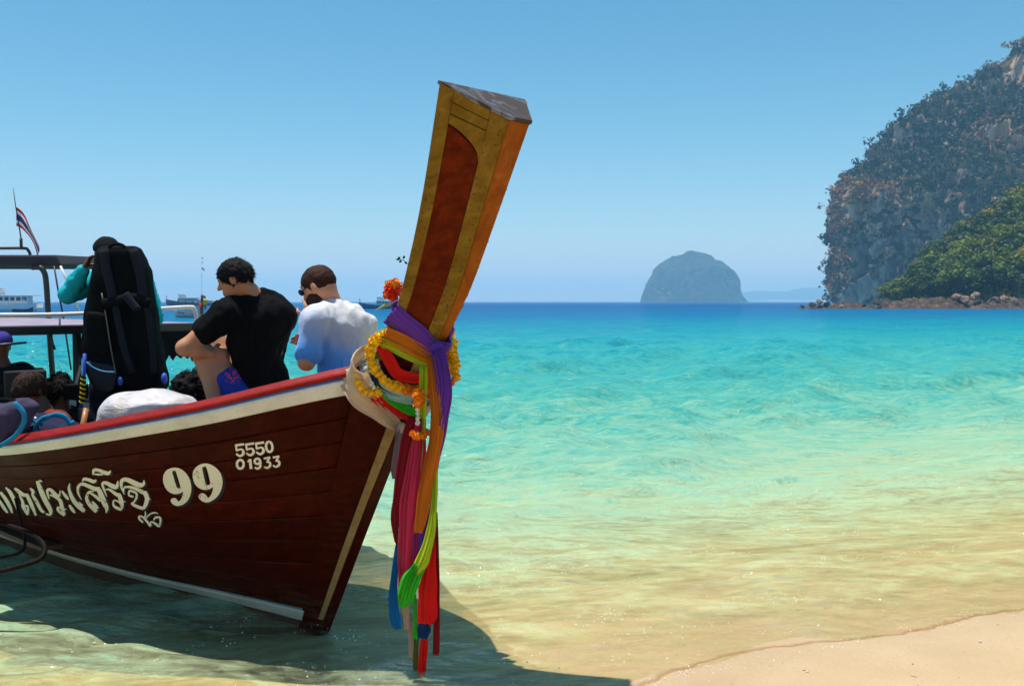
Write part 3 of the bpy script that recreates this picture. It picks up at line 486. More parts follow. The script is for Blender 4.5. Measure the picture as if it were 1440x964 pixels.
# ---- painted lettering, as places on the planking (metres aft of the stem, share of the height)
NAME_STROKES = [([(1.4374,.7073),(1.4473,.6979),(1.4579,.688),(1.4678,.675),(1.4748,.6588),(1.4799,.6409),(1.4834,.6228),(1.4854,.6046),(1.485,.5866),(1.4821,.5695),(1.4762,.5538),(1.4684,.5406),(1.4604,.5293),(1.4521,.5206),(1.4441,.5137),(1.4361,.507)],[(1.4328,.7059),(1.4389,.6954),(1.4445,.6857),(1.4484,.6753),(1.4509,.6625),(1.4523,.6473),(1.4532,.632),(1.452,.6165),(1.4501,.6012),(1.4458,.5871),(1.4396,.5753),(1.4314,.5639),(1.4239,.5533),(1.4178,.5438),(1.4123,.5357),(1.4071,.5269)]),([(1.4346,.5796),(1.4285,.5478)],[(1.4273,.5837),(1.4064,.5603)]),([(1.4007,.5971),(1.4004,.612),(1.4002,.6266),(1.3977,.6398),(1.393,.6531),(1.3862,.6659),(1.3789,.6753),(1.3708,.682),(1.3615,.6873),(1.3536,.6894),(1.3462,.6878),(1.336,.6828),(1.3246,.6765),(1.3118,.6691),(1.2973,.6605),(1.2823,.6534),(1.2679,.6498),(1.255,.6487),(1.2432,.6476)],[(1.4049,.5953),(1.4087,.6087),(1.4129,.6221),(1.4135,.6367),(1.4106,.6518),(1.4051,.6673),(1.3957,.6817),(1.382,.6941),(1.3663,.7029),(1.3485,.7081),(1.3325,.7071),(1.3185,.7026),(1.3046,.697),(1.2905,.6902),(1.2761,.6826),(1.2634,.6773),(1.2532,.6753),(1.2428,.6748),(1.2307,.6746)]),([(1.2599,.6571),(1.2614,.6421),(1.2629,.6267),(1.2644,.6108),(1.2643,.5947),(1.2628,.5791),(1.2615,.5647),(1.2589,.5521),(1.2553,.5426),(1.253,.5354),(1.2536,.5282),(1.2573,.519),(1.2619,.5085)],[(1.2266,.6655),(1.2252,.6508),(1.224,.6368),(1.2232,.6225),(1.222,.6075),(1.221,.5922),(1.2202,.578),(1.2204,.5653),(1.2212,.5527),(1.2256,.5386),(1.2353,.5256),(1.2465,.516),(1.2573,.5072)]),([(1.2823,.6517),(1.2939,.6534),(1.3066,.6551),(1.3221,.6524),(1.3381,.6427),(1.3534,.6293),(1.3657,.6147),(1.3737,.5998),(1.3759,.5856),(1.3757,.5718),(1.3724,.5578),(1.3667,.5444),(1.3603,.5332),(1.3538,.5235),(1.3472,.5151),(1.3409,.507)],[(1.2848,.6463),(1.2974,.6458),(1.3096,.6452),(1.3183,.6424),(1.3276,.6344),(1.3372,.6233),(1.3444,.6125),(1.3472,.6038),(1.3473,.5944),(1.3453,.5845),(1.3409,.574),(1.3346,.5629),(1.3278,.5519),(1.323,.5425),(1.3177,.5337),(1.3128,.5243)]),([(1.329,.5854),(1.3302,.577),(1.3318,.5689),(1.3317,.5604),(1.33,.5507),(1.327,.54),(1.3237,.53)],[(1.3236,.588),(1.3172,.5834),(1.3115,.5783),(1.3063,.5721),(1.302,.5635),(1.2987,.5538),(1.2951,.5434)]),([(1.325,.6413),(1.3171,.6332),(1.309,.6255),(1.3012,.6169),(1.2924,.6062),(1.2829,.5938),(1.273,.5819)],[(1.3178,.6478),(1.3062,.6429),(1.2948,.6377),(1.283,.6306),(1.2726,.6199),(1.2625,.6079),(1.2524,.5957)]),([(1.3353,.7116),(1.3273,.7168),(1.3213,.7202),(1.3195,.7203),(1.314,.7185),(1.3047,.7156),(1.2947,.7118),(1.2854,.7071),(1.2748,.7015),(1.2614,.6983),(1.2469,.7034),(1.2394,.7109),(1.2338,.717)],[(1.3409,.7148),(1.3362,.7216),(1.33,.7301),(1.3176,.737),(1.3031,.7374),(1.2908,.7342),(1.2789,.7304),(1.2677,.7259),(1.2584,.7208),(1.2535,.7186),(1.2525,.7175),(1.2466,.7194),(1.2382,.7222)]),([(1.2456,.7452),(1.2374,.7561),(1.2299,.766),(1.2257,.7689),(1.2227,.7689),(1.2139,.7678),(1.2042,.7649),(1.1953,.7605),(1.1864,.7536),(1.1768,.7478),(1.1664,.7433),(1.1553,.7403),(1.1417,.7406),(1.13,.7477),(1.1249,.7561),(1.1208,.7635)],[(1.2514,.7461),(1.2485,.7576),(1.2448,.7704),(1.2351,.7824),(1.2187,.7867),(1.2051,.7846),(1.193,.781),(1.181,.7768),(1.17,.7715),(1.1605,.7675),(1.1517,.7641),(1.1447,.7614),(1.1418,.7601),(1.1396,.7596),(1.1328,.7624),(1.1244,.7663)]),([(1.2408,.7502),(1.233,.7476),(1.2252,.7448),(1.216,.7427),(1.2056,.7422),(1.1941,.7423),(1.183,.7424)],[(1.238,.7554),(1.229,.7551),(1.2201,.7547),(1.211,.754),(1.2016,.7528),(1.1911,.751),(1.1806,.7495)]),([(1.2049,.6135),(1.2037,.628),(1.2028,.6424),(1.2011,.656),(1.2006,.6705),(1.1996,.6833),(1.1974,.69),(1.1973,.6887),(1.193,.6882),(1.187,.6861),(1.1782,.6804),(1.1675,.6715),(1.1562,.6637),(1.1456,.6583),(1.1327,.6539),(1.1125,.6595),(1.1018,.6741),(1.0984,.6891),(1.095,.7029)],[(1.209,.6122),(1.2113,.6258),(1.2138,.6392),(1.2154,.6525),(1.2165,.6665),(1.217,.681),(1.2134,.694),(1.2006,.7044),(1.1862,.7072),(1.1724,.7055),(1.1588,.7001),(1.146,.6925),(1.1351,.6867),(1.1263,.6823),(1.1213,.68),(1.1247,.6771),(1.1203,.6799),(1.1106,.6915),(1.1006,.7038)]),([(1.1991,.6537),(1.1903,.6532),(1.1836,.6523),(1.177,.6492),(1.1673,.6395),(1.1557,.6262),(1.1447,.6149),(1.1349,.6091),(1.1267,.6067),(1.121,.6046)],[(1.1976,.6591),(1.1886,.6612),(1.1785,.6633),(1.1653,.6613),(1.1513,.6524),(1.1371,.6411),(1.1255,.633),(1.1191,.6307),(1.114,.6309),(1.1069,.6304)]),([(1.1299,.6207),(1.1318,.6077),(1.1343,.5945),(1.1358,.5824),(1.1362,.5714),(1.1365,.5614),(1.1374,.5533),(1.139,.547),(1.1419,.5405),(1.1458,.5332)],[(1.1055,.6256),(1.1046,.6131),(1.1036,.6007),(1.1035,.5885),(1.1053,.576),(1.1085,.5641),(1.1134,.5526),(1.1199,.5426),(1.1267,.5354),(1.1336,.5288)]),([(1.1307,.5387),(1.1405,.5431),(1.1504,.5467),(1.1582,.5509),(1.1654,.5543),(1.1709,.5578),(1.1738,.5615),(1.1734,.5688),(1.1698,.5782),(1.166,.5841),(1.1636,.5852),(1.1589,.5843),(1.1533,.5821),(1.1478,.5782),(1.1416,.5723),(1.1347,.5667)],[(1.1424,.5231),(1.1535,.5259),(1.165,.5295),(1.1748,.5338),(1.1822,.5399),(1.188,.5475),(1.1898,.5571),(1.1864,.5686),(1.18,.5804),(1.1721,.5895),(1.1626,.5934),(1.1533,.5935),(1.1455,.5906),(1.1388,.5855),(1.1334,.5787),(1.1275,.5725)]),([(1.1109,.5734),(1.0888,.5788)],[(1.1103,.5806),(1.0885,.5818)]),([(1.0805,.6222),(1.0802,.6393),(1.0797,.6561),(1.0776,.6702),(1.0742,.6814),(1.0696,.6906),(1.0652,.6954),(1.062,.6966),(1.0561,.6971),(1.0492,.696),(1.0401,.691),(1.0283,.6827),(1.0165,.6744),(1.0052,.667),(.9933,.6602),(.9797,.6554),(.9653,.6559),(.9527,.6607),(.9422,.6686),(.938,.6791),(.9381,.6879),(.9383,.6958)],[(1.0855,.6207),(1.0896,.6367),(1.0938,.6527),(1.0955,.6679),(1.0935,.6823),(1.0889,.6957),(1.0801,.7078),(1.0669,.7157),(1.0523,.7186),(1.0378,.7176),(1.0232,.7126),(1.0092,.705),(.9965,.698),(.9849,.6915),(.9746,.6854),(.968,.6821),(.9634,.6808),(.9581,.6804),(.9547,.6802),(.9513,.682),(.9468,.6884),(.9425,.6962)]),([(1.0804,.6372),(1.0755,.6464),(1.0708,.6547),(1.0662,.6585),(1.0595,.6593),(1.0498,.6582),(1.0387,.6556),(1.0269,.6519),(1.0144,.6461),(1.0026,.6398),(.9919,.6323),(.9815,.6238),(.9703,.6179),(.9579,.6175),(.949,.6209),(.9423,.6245)],[(1.0857,.6379),(1.0826,.6474),(1.079,.6574),(1.0712,.6668),(1.0583,.6711),(1.0449,.6719),(1.0317,.6704),(1.0177,.6669),(1.0035,.6616),(.9897,.6557),(.9768,.649),(.9654,.6428),(.9576,.6386),(.954,.6365),(.9489,.6354),(.9422,.6342)]),([(.9686,.6251),(.9661,.6131),(.9635,.6024),(.9628,.5934),(.9655,.5848),(.9707,.5743),(.9767,.5635),(.9823,.5551),(.9886,.547),(.9953,.5381)],[(.9418,.6351),(.9388,.6233),(.9357,.61),(.9352,.595),(.9406,.5801),(.9482,.5664),(.9563,.555),(.9642,.5454),(.9726,.5372),(.9809,.5292)]),([(.9439,.5826),(.9298,.5845)],[(.9417,.5904),(.9292,.5873)]),([(.9828,.5421),(.9938,.5462),(1.0051,.5498),(1.0153,.5541),(1.0262,.559),(1.0367,.564),(1.0433,.5679),(1.0445,.5686),(1.0448,.5687),(1.0447,.5723)],[(.9931,.5253),(1.0048,.5288),(1.0164,.5322),(1.028,.5364),(1.0397,.5423),(1.05,.5492),(1.0577,.5559),(1.0606,.5637),(1.0581,.5698),(1.0556,.573)]),([(1.0473,.5618),(1.0355,.5706),(1.0236,.5797),(1.0134,.5896),(1.006,.6014),(1.0008,.6137),(.9996,.6254),(1.0056,.6338),(1.0148,.639),(1.0227,.6426),(1.0297,.6455),(1.0378,.6482),(1.0485,.6448),(1.056,.6354),(1.0615,.6236),(1.062,.6126),(1.0544,.6059),(1.0438,.6031),(1.0344,.6003)],[(1.0527,.5674),(1.0417,.5773),(1.0317,.5866),(1.0239,.5949),(1.0184,.6043),(1.0139,.6141),(1.0131,.6205),(1.0161,.6245),(1.0235,.628),(1.0311,.6314),(1.0371,.6341),(1.0418,.6357),(1.0414,.6364),(1.0451,.6317),(1.0495,.6235),(1.0507,.6176),(1.0471,.6156),(1.0379,.6138),(1.0284,.6113)]),([(.9844,.5177),(.9873,.5086),(.9905,.4997),(.994,.4927),(.9983,.4881),(1.0046,.4831),(1.0113,.4778)],[(.9783,.5181),(.9799,.5088),(.9814,.4993),(.9848,.4896),(.9922,.4824),(1.0002,.4772),(1.0076,.4722)]),([(1.0127,.4546),(1.0189,.4613),(1.0246,.4681),(1.028,.4735),(1.0289,.4778),(1.0283,.4817),(1.0289,.4819),(1.0272,.4828),(1.0219,.4832),(1.0162,.4814),(1.0106,.475),(1.0043,.4647),(.9988,.4543),(.9932,.4438),(.9885,.4327),(.9833,.4217)],[(1.023,.4459),(1.03,.4519),(1.037,.4584),(1.042,.4656),(1.0434,.4739),(1.0416,.4823),(1.0356,.4901),(1.026,.4937),(1.0167,.4939),(1.0073,.4905),(.9992,.4834),(.991,.4737),(.9839,.4633),(.9778,.4526),(.9732,.4415),(.968,.4303)]),([(.9677,.4315),(.9656,.4413),(.9635,.45),(.9625,.4527),(.9589,.4503),(.9518,.4434),(.9448,.4365),(.9388,.4303),(.9317,.4235),(.9193,.4207),(.9078,.4306),(.9014,.4424),(.8966,.453),(.893,.4633),(.8904,.4745),(.8932,.4846),(.904,.4887),(.9168,.4881),(.9282,.4856),(.937,.4796),(.9423,.4724),(.9466,.4662)],[(.9798,.4317),(.9756,.4411),(.9715,.4514),(.9634,.4598),(.9522,.4589),(.9414,.4543),(.9316,.4491),(.9246,.4417),(.9193,.435),(.9201,.4331),(.9193,.4351),(.9141,.4446),(.9097,.4543),(.9062,.4638),(.9042,.4721),(.9044,.4755),(.9088,.4765),(.9181,.4765),(.9259,.4751),(.9296,.473),(.9343,.4682),(.9398,.4625)]),([(.9899,.4729),(.9769,.4823),(.9646,.4915),(.9537,.498),(.9436,.502),(.9341,.5037),(.9256,.505),(.9187,.5047),(.9123,.503),(.9048,.5014)],[(.9936,.4771),(.9808,.4874),(.9687,.4973),(.9567,.5049),(.9448,.5099),(.9335,.5125),(.9235,.5131),(.9153,.5116),(.9089,.5084),(.9027,.5055)]),([(2.251,.5533),(2.2603,.5307),(2.2694,.5086),(2.2763,.4867),(2.2785,.4677),(2.2769,.4501),(2.2758,.433)],[(2.2148,.5658),(2.2154,.5465),(2.2157,.5278),(2.2182,.5089),(2.2236,.4891),(2.2306,.469),(2.2386,.4484)]),([(2.1641,.6265),(2.164,.6112),(2.1637,.5964),(2.1635,.5798),(2.1668,.558),(2.1717,.5336),(2.1784,.5096),(2.1844,.4885),(2.1918,.4673),(2.2008,.4447)],[(2.1223,.6432),(2.1166,.6302),(2.1112,.6168),(2.1089,.6001),(2.1087,.5784),(2.1113,.5544),(2.1201,.529),(2.1332,.5041),(2.152,.4792),(2.1715,.4538)]),([(2.0491,.6733),(2.0465,.6603),(2.046,.6474),(2.0474,.6322),(2.053,.6103),(2.0603,.5836),(2.0687,.5545),(2.0781,.5242),(2.09,.4904),(2.1026,.4562)],[(2.0265,.683),(2.015,.6746),(2.0032,.6655),(1.9964,.6501),(1.9968,.6281),(2.0028,.601),(2.0118,.5719),(2.0268,.5393),(2.0476,.503),(2.0711,.4658)]),([(1.9511,.6698),(1.9491,.6615),(1.9457,.6537),(1.9406,.6451),(1.9333,.6338),(1.9236,.6213),(1.908,.6122),(1.8853,.6108),(1.8629,.6155),(1.8446,.6191)],[(1.925,.6834),(1.9161,.6788),(1.9073,.6742),(1.8977,.668),(1.8876,.6582),(1.8771,.6478),(1.8682,.641),(1.8598,.6389),(1.847,.6386),(1.8311,.6384)]),([(1.8673,.6274),(1.875,.6007),(1.8822,.5739),(1.8889,.5465),(1.896,.5169),(1.9038,.4856),(1.9135,.4534)],[(1.8277,.6397),(1.8315,.6144),(1.8353,.589),(1.8411,.5616),(1.8531,.5305),(1.8691,.4967),(1.887,.462)]),([(1.9416,.6213),(1.9479,.602),(1.9538,.5826),(1.961,.5658),(1.9716,.553),(1.9876,.5376),(2.0022,.5161),(2.0077,.4934),(2.0085,.4697),(2.0106,.4466)],[(1.9239,.6273),(1.9234,.6104),(1.9232,.5925),(1.9257,.5744),(1.9353,.5573),(1.9459,.5438),(1.9528,.5308),(1.9592,.5112),(1.9654,.4867),(1.9723,.4618)]),([(1.9833,.4547),(1.953,.4824),(1.9226,.5108),(1.9059,.5334),(1.9134,.5451),(1.9327,.5454),(1.95,.5445)],[(1.9988,.4538),(1.9727,.4816),(1.9493,.5078),(1.9384,.5232),(1.9407,.5256),(1.9528,.5265),(1.9675,.528)]),([(1.7849,.6755),(1.7825,.6661),(1.7808,.6572),(1.7819,.6523),(1.7829,.6512),(1.7925,.6422),(1.8031,.6278),(1.8067,.6137),(1.808,.5993),(1.8087,.5825),(1.8116,.5571),(1.8167,.5267),(1.8177,.5024),(1.8104,.4907),(1.7982,.4889),(1.7878,.4882)],[(1.765,.686),(1.7574,.6792),(1.7492,.6719),(1.7469,.66),(1.7593,.6455),(1.7715,.6382),(1.7772,.6328),(1.7767,.6249),(1.7735,.613),(1.7714,.5962),(1.774,.5704),(1.7786,.5409),(1.7811,.5185),(1.7796,.5105),(1.7757,.5075),(1.7694,.5039)]),([(1.6898,.7296),(1.6965,.709),(1.7043,.6877),(1.7113,.6647),(1.7164,.6391),(1.7219,.6112),(1.7258,.5837),(1.7262,.5559),(1.7261,.5299),(1.7278,.5102),(1.7321,.4979),(1.7385,.4889),(1.7403,.4852),(1.7452,.484),(1.7552,.4873),(1.7668,.491)],[(1.6623,.7359),(1.6626,.7173),(1.663,.6982),(1.6639,.6777),(1.6673,.6536),(1.6717,.6267),(1.6765,.6009),(1.678,.5748),(1.679,.5473),(1.6855,.5221),(1.7002,.4998),(1.7206,.4818),(1.7437,.4697),(1.762,.4689),(1.7724,.4743),(1.7812,.4799)]),([(1.6644,.7301),(1.6421,.7238)],[(1.6489,.7431),(1.635,.73)]),([(1.6533,.6043),(1.6435,.6263),(1.6347,.6475),(1.6277,.6598),(1.6239,.6616),(1.6213,.6616),(1.6167,.6604),(1.6124,.6514),(1.6078,.6352),(1.6012,.6215),(1.5902,.615),(1.5751,.6139),(1.557,.6215),(1.5451,.6347),(1.5367,.6492),(1.5284,.6631)],[(1.6639,.6019),(1.6595,.6229),(1.6551,.6438),(1.6472,.6625),(1.6298,.6772),(1.6096,.6831),(1.5929,.6797),(1.5825,.6679),(1.5751,.6526),(1.5695,.6419),(1.5655,.6372),(1.5642,.6346),(1.5654,.6323),(1.5576,.6377),(1.546,.6507),(1.5341,.6641)]),([(1.6404,.6277),(1.6318,.624),(1.6241,.6204),(1.6162,.6149),(1.6063,.6064),(1.5965,.5963),(1.5917,.5864),(1.5939,.5752),(1.5996,.5599),(1.6064,.5411),(1.6109,.5216),(1.615,.5014),(1.6191,.4813)],[(1.6314,.637),(1.6211,.6355),(1.6101,.634),(1.598,.6302),(1.5843,.6237),(1.5699,.6144),(1.5603,.6014),(1.5602,.5837),(1.5656,.5661),(1.5712,.5496),(1.5772,.5308),(1.5843,.5101),(1.5924,.4888)]),([(1.5978,.4876),(1.608,.4996),(1.6179,.5117),(1.6243,.5209),(1.6247,.5286),(1.6238,.5332),(1.6281,.532),(1.6216,.5316),(1.6076,.5283),(1.5926,.525)],[(1.6211,.4715),(1.6325,.483),(1.6434,.4951),(1.6503,.5072),(1.6503,.5202),(1.6429,.5343),(1.6243,.5469),(1.6087,.5461),(1.5947,.5411),(1.5813,.5364)]),([(1.5862,.521),(1.5597,.5289)],[(1.583,.5303),(1.5579,.5338)]),([(1.5286,.6556),(1.5275,.6415),(1.5272,.6272),(1.5253,.615),(1.5219,.6065),(1.5171,.6005),(1.512,.5942)],[(1.5148,.6618),(1.5086,.6504),(1.5026,.6387),(1.4979,.6284),(1.4958,.6192),(1.4961,.6108),(1.496,.6024)]),([(1.528,.5572),(1.5293,.5465),(1.5302,.5358),(1.5296,.5253),(1.5265,.5156),(1.5208,.5073),(1.5159,.4988)],[(1.5113,.5647),(1.5073,.5562),(1.5033,.5478),(1.5004,.5392),(1.4986,.5297),(1.4988,.5186),(1.4987,.5079)])]
REG_STROKES = [([(.397,.8106),(.4374,.8116)],[(.3954,.8007),(.4359,.801)]),([(.4387,.8091),(.4351,.7826)],[(.4301,.809),(.4253,.7826)]),([(.4319,.7793),(.4229,.7807),(.4144,.7821),(.4086,.7818),(.407,.7799),(.4059,.7766),(.4053,.7732),(.4051,.7706),(.4052,.7686),(.406,.7667),(.4086,.7648),(.4126,.7628),(.4155,.7624),(.419,.7638),(.424,.7682),(.4299,.7728)],[(.4347,.7878),(.4254,.7889),(.4162,.7901),(.4074,.7897),(.4002,.7853),(.396,.7796),(.3934,.7741),(.3925,.7689),(.3931,.763),(.3961,.7582),(.4016,.7548),(.4085,.7523),(.4167,.7525),(.4239,.7565),(.4301,.7619),(.4352,.767)]),([(.3514,.8061),(.3906,.8073)],[(.3494,.7965),(.3887,.7967)]),([(.3919,.8051),(.3876,.7789)],[(.3833,.8048),(.3785,.7786)]),([(.3847,.7757),(.3761,.7767),(.3676,.7782),(.3622,.7777),(.3604,.776),(.3594,.7727),(.3587,.7695),(.3582,.7668),(.3583,.7645),(.3589,.7629),(.3617,.7611),(.3654,.7592),(.3683,.7585),(.3718,.7603),(.3769,.7644),(.3825,.7689)],[(.3874,.7836),(.3786,.7848),(.3697,.7859),(.3612,.7856),(.354,.7814),(.3495,.7755),(.3471,.7704),(.3457,.765),(.3465,.7596),(.3495,.7544),(.3543,.7511),(.3612,.7488),(.3691,.749),(.3766,.7529),(.3822,.7585),(.3876,.7632)]),([(.3071,.8027),(.3459,.8041)],[(.305,.793),(.3437,.7936)]),([(.3468,.8016),(.3421,.7759)],[(.3385,.8014),(.333,.7756)]),([(.3393,.7726),(.3307,.7739),(.3224,.7749),(.3168,.7746),(.315,.773),(.314,.7698),(.3133,.7664),(.3127,.7638),(.3128,.7619),(.3134,.7602),(.316,.7581),(.3196,.7563),(.3226,.7559),(.3259,.7575),(.331,.7616),(.3366,.766)],[(.3421,.7808),(.3334,.7819),(.3245,.7829),(.316,.7823),(.3089,.7784),(.3044,.7725),(.3019,.7673),(.3008,.7622),(.3011,.7565),(.304,.7519),(.3089,.7485),(.3153,.7461),(.3231,.7464),(.3307,.7504),(.3364,.7556),(.3419,.7606)]),([(.2735,.7736),(.2733,.7704),(.2731,.7676),(.2733,.7653),(.2738,.7635),(.2748,.7617),(.2753,.7602),(.2765,.7595),(.2774,.7588),(.278,.7584),(.279,.7585),(.2797,.7585),(.2807,.7589),(.2819,.7595),(.2833,.7607),(.2848,.762),(.2862,.764),(.2877,.7661),(.2887,.7687),(.2898,.7712),(.2905,.774),(.2911,.7768),(.2913,.7794),(.2914,.782),(.2911,.7844),(.2906,.7863),(.2897,.7881),(.2888,.7895),(.288,.7903),(.2871,.791),(.2864,.7912),(.2855,.7914),(.2845,.7912),(.2838,.7907),(.2826,.7901),(.2813,.789),(.2798,.7876),(.2783,.7856),(.2771,.7836),(.2757,.7811),(.2748,.7786),(.2741,.7758),(.2733,.7725)],[(.2625,.7716),(.2625,.7684),(.2623,.7651),(.2624,.7615),(.2632,.7583),(.2645,.7554),(.2661,.7529),(.268,.7508),(.2706,.7491),(.2737,.7482),(.277,.748),(.2805,.7486),(.2837,.7498),(.287,.7516),(.2902,.754),(.2928,.7567),(.2949,.7598),(.2971,.763),(.2986,.7666),(.3002,.7703),(.3011,.774),(.3018,.7778),(.3022,.7813),(.3021,.7849),(.3019,.7884),(.3008,.7914),(.2998,.7944),(.2982,.7969),(.2961,.7989),(.2935,.8004),(.2907,.8014),(.2875,.8017),(.284,.8009),(.2807,.7998),(.2776,.7978),(.2746,.7956),(.2719,.7928),(.2697,.7898),(.2677,.7865),(.266,.7831),(.2646,.7794),(.2636,.7759),(.2628,.7726)]),([(.4031,.7198),(.4035,.717),(.4041,.7144),(.4046,.7125),(.4056,.7112),(.4066,.7097),(.4078,.7084),(.4091,.7075),(.4103,.707),(.4118,.7065),(.4131,.7064),(.4143,.7066),(.4157,.707),(.4168,.7077),(.4183,.7089),(.4197,.7101),(.4209,.7116),(.422,.7134),(.423,.7152),(.4234,.7173),(.4238,.7195),(.424,.722),(.4238,.7241),(.4235,.7261),(.4227,.7281),(.4219,.7298),(.4208,.7315),(.4193,.7324),(.4182,.7333),(.4168,.734),(.4153,.7343),(.4143,.7343),(.4128,.734),(.4114,.7336),(.4103,.733),(.4089,.7321),(.4076,.7307),(.4066,.7293),(.4053,.7276),(.4045,.7257),(.404,.7237),(.4035,.721),(.4031,.7183)],[(.3918,.7166),(.392,.7139),(.3926,.7109),(.3934,.7076),(.395,.7046),(.397,.7017),(.3994,.6995),(.402,.6976),(.405,.6964),(.4085,.6955),(.4119,.6953),(.4157,.696),(.4191,.6969),(.4225,.6987),(.4255,.7008),(.4282,.7035),(.4308,.7064),(.4328,.7095),(.4341,.7128),(.4352,.7164),(.4359,.7201),(.4361,.7236),(.4356,.7269),(.4348,.7305),(.4336,.7335),(.4322,.7366),(.4301,.739),(.4278,.7414),(.4249,.7432),(.422,.7444),(.4188,.745),(.4152,.7452),(.4118,.7447),(.4084,.7435),(.405,.7419),(.402,.7398),(.3994,.7372),(.3971,.7341),(.3952,.731),(.3935,.7278),(.3927,.7243),(.3922,.7209),(.3918,.7179)]),([(.3772,.7234),(.3654,.7294)],[(.3814,.7285),(.3713,.7365)]),([(.375,.7372),(.3687,.6927)],[(.3619,.7368),(.3554,.6924)]),([(.3255,.7219),(.3259,.7203),(.3261,.7189),(.3263,.7182),(.3268,.7176),(.3274,.7168),(.328,.7162),(.3289,.7158),(.3301,.7156),(.331,.7156),(.3322,.7155),(.3334,.7157),(.3345,.7161),(.3356,.7163),(.3366,.7171),(.3377,.7177),(.3385,.7185),(.3393,.7193),(.3397,.7202),(.3402,.7212),(.3404,.7223),(.3406,.7233),(.3403,.7241),(.3402,.725),(.3398,.7258),(.3394,.7266),(.3386,.7273),(.3379,.7277),(.337,.7281),(.336,.7284),(.3349,.7286),(.334,.7286),(.3326,.7285),(.3317,.7282),(.3305,.7276),(.3295,.7271),(.3284,.7263),(.3276,.7257),(.3269,.7248),(.3265,.7239),(.326,.7231),(.3259,.7219),(.3255,.72)],[(.315,.7184),(.3154,.717),(.3156,.7149),(.3164,.7128),(.3179,.7106),(.3195,.7091),(.3213,.7075),(.3235,.7065),(.3259,.7059),(.3284,.7056),(.3312,.7056),(.3337,.7059),(.3364,.7065),(.339,.7078),(.3414,.7091),(.3438,.7109),(.346,.7127),(.3476,.7148),(.3491,.7173),(.3502,.7196),(.3508,.7221),(.351,.7246),(.3511,.7273),(.3505,.7294),(.3495,.7316),(.3481,.7335),(.3466,.7351),(.3447,.7365),(.3425,.7375),(.34,.7381),(.3375,.7385),(.3349,.7384),(.3324,.738),(.3297,.7373),(.3272,.7363),(.3247,.7348),(.3225,.7331),(.3203,.7313),(.3187,.7292),(.3171,.7267),(.3162,.7243),(.3155,.7221),(.3151,.7204)]),([(.327,.7222),(.3252,.7141),(.3238,.7067),(.3236,.7018),(.3255,.6984),(.3286,.6958),(.3307,.6947),(.3329,.6952),(.3375,.6977),(.3425,.7005)],[(.3147,.7218),(.3134,.7138),(.3123,.7056),(.3125,.6974),(.316,.6911),(.3217,.6869),(.3284,.6849),(.336,.6866),(.3416,.6906),(.3465,.6937)]),([(.303,.7249),(.2735,.7258)],[(.305,.7332),(.2759,.7348)]),([(.2799,.7314),(.2919,.7162)],[(.2734,.7265),(.2852,.7111)]),([(.2911,.7104),(.2853,.7088),(.2805,.7072),(.2789,.7062),(.2784,.704),(.2781,.6996),(.2786,.6966),(.2806,.6948),(.2848,.6926),(.2884,.6918),(.2911,.6927),(.2948,.6953),(.2994,.6982)],[(.2911,.7168),(.2855,.7163),(.2788,.7154),(.2719,.7117),(.2679,.7046),(.2668,.697),(.2684,.6902),(.2735,.6858),(.2803,.6834),(.2875,.6828),(.294,.6854),(.2992,.6892),(.3034,.6924)]),([(.2619,.7232),(.2326,.7241)],[(.2642,.7313),(.2348,.7327)]),([(.2388,.7296),(.2506,.7146)],[(.2323,.7247),(.2438,.7095)]),([(.2497,.7088),(.2438,.7071),(.2389,.7056),(.2375,.7047),(.2368,.7025),(.2364,.6983),(.2368,.6955),(.239,.6935),(.2432,.6916),(.2466,.6906),(.249,.6913),(.2531,.6938),(.2579,.6968)],[(.25,.7151),(.2441,.7145),(.2374,.714),(.2308,.7101),(.2268,.7031),(.2259,.6959),(.2271,.6891),(.2317,.6845),(.2381,.6823),(.2453,.6817),(.252,.6843),(.2572,.688),(.2615,.6912)])]
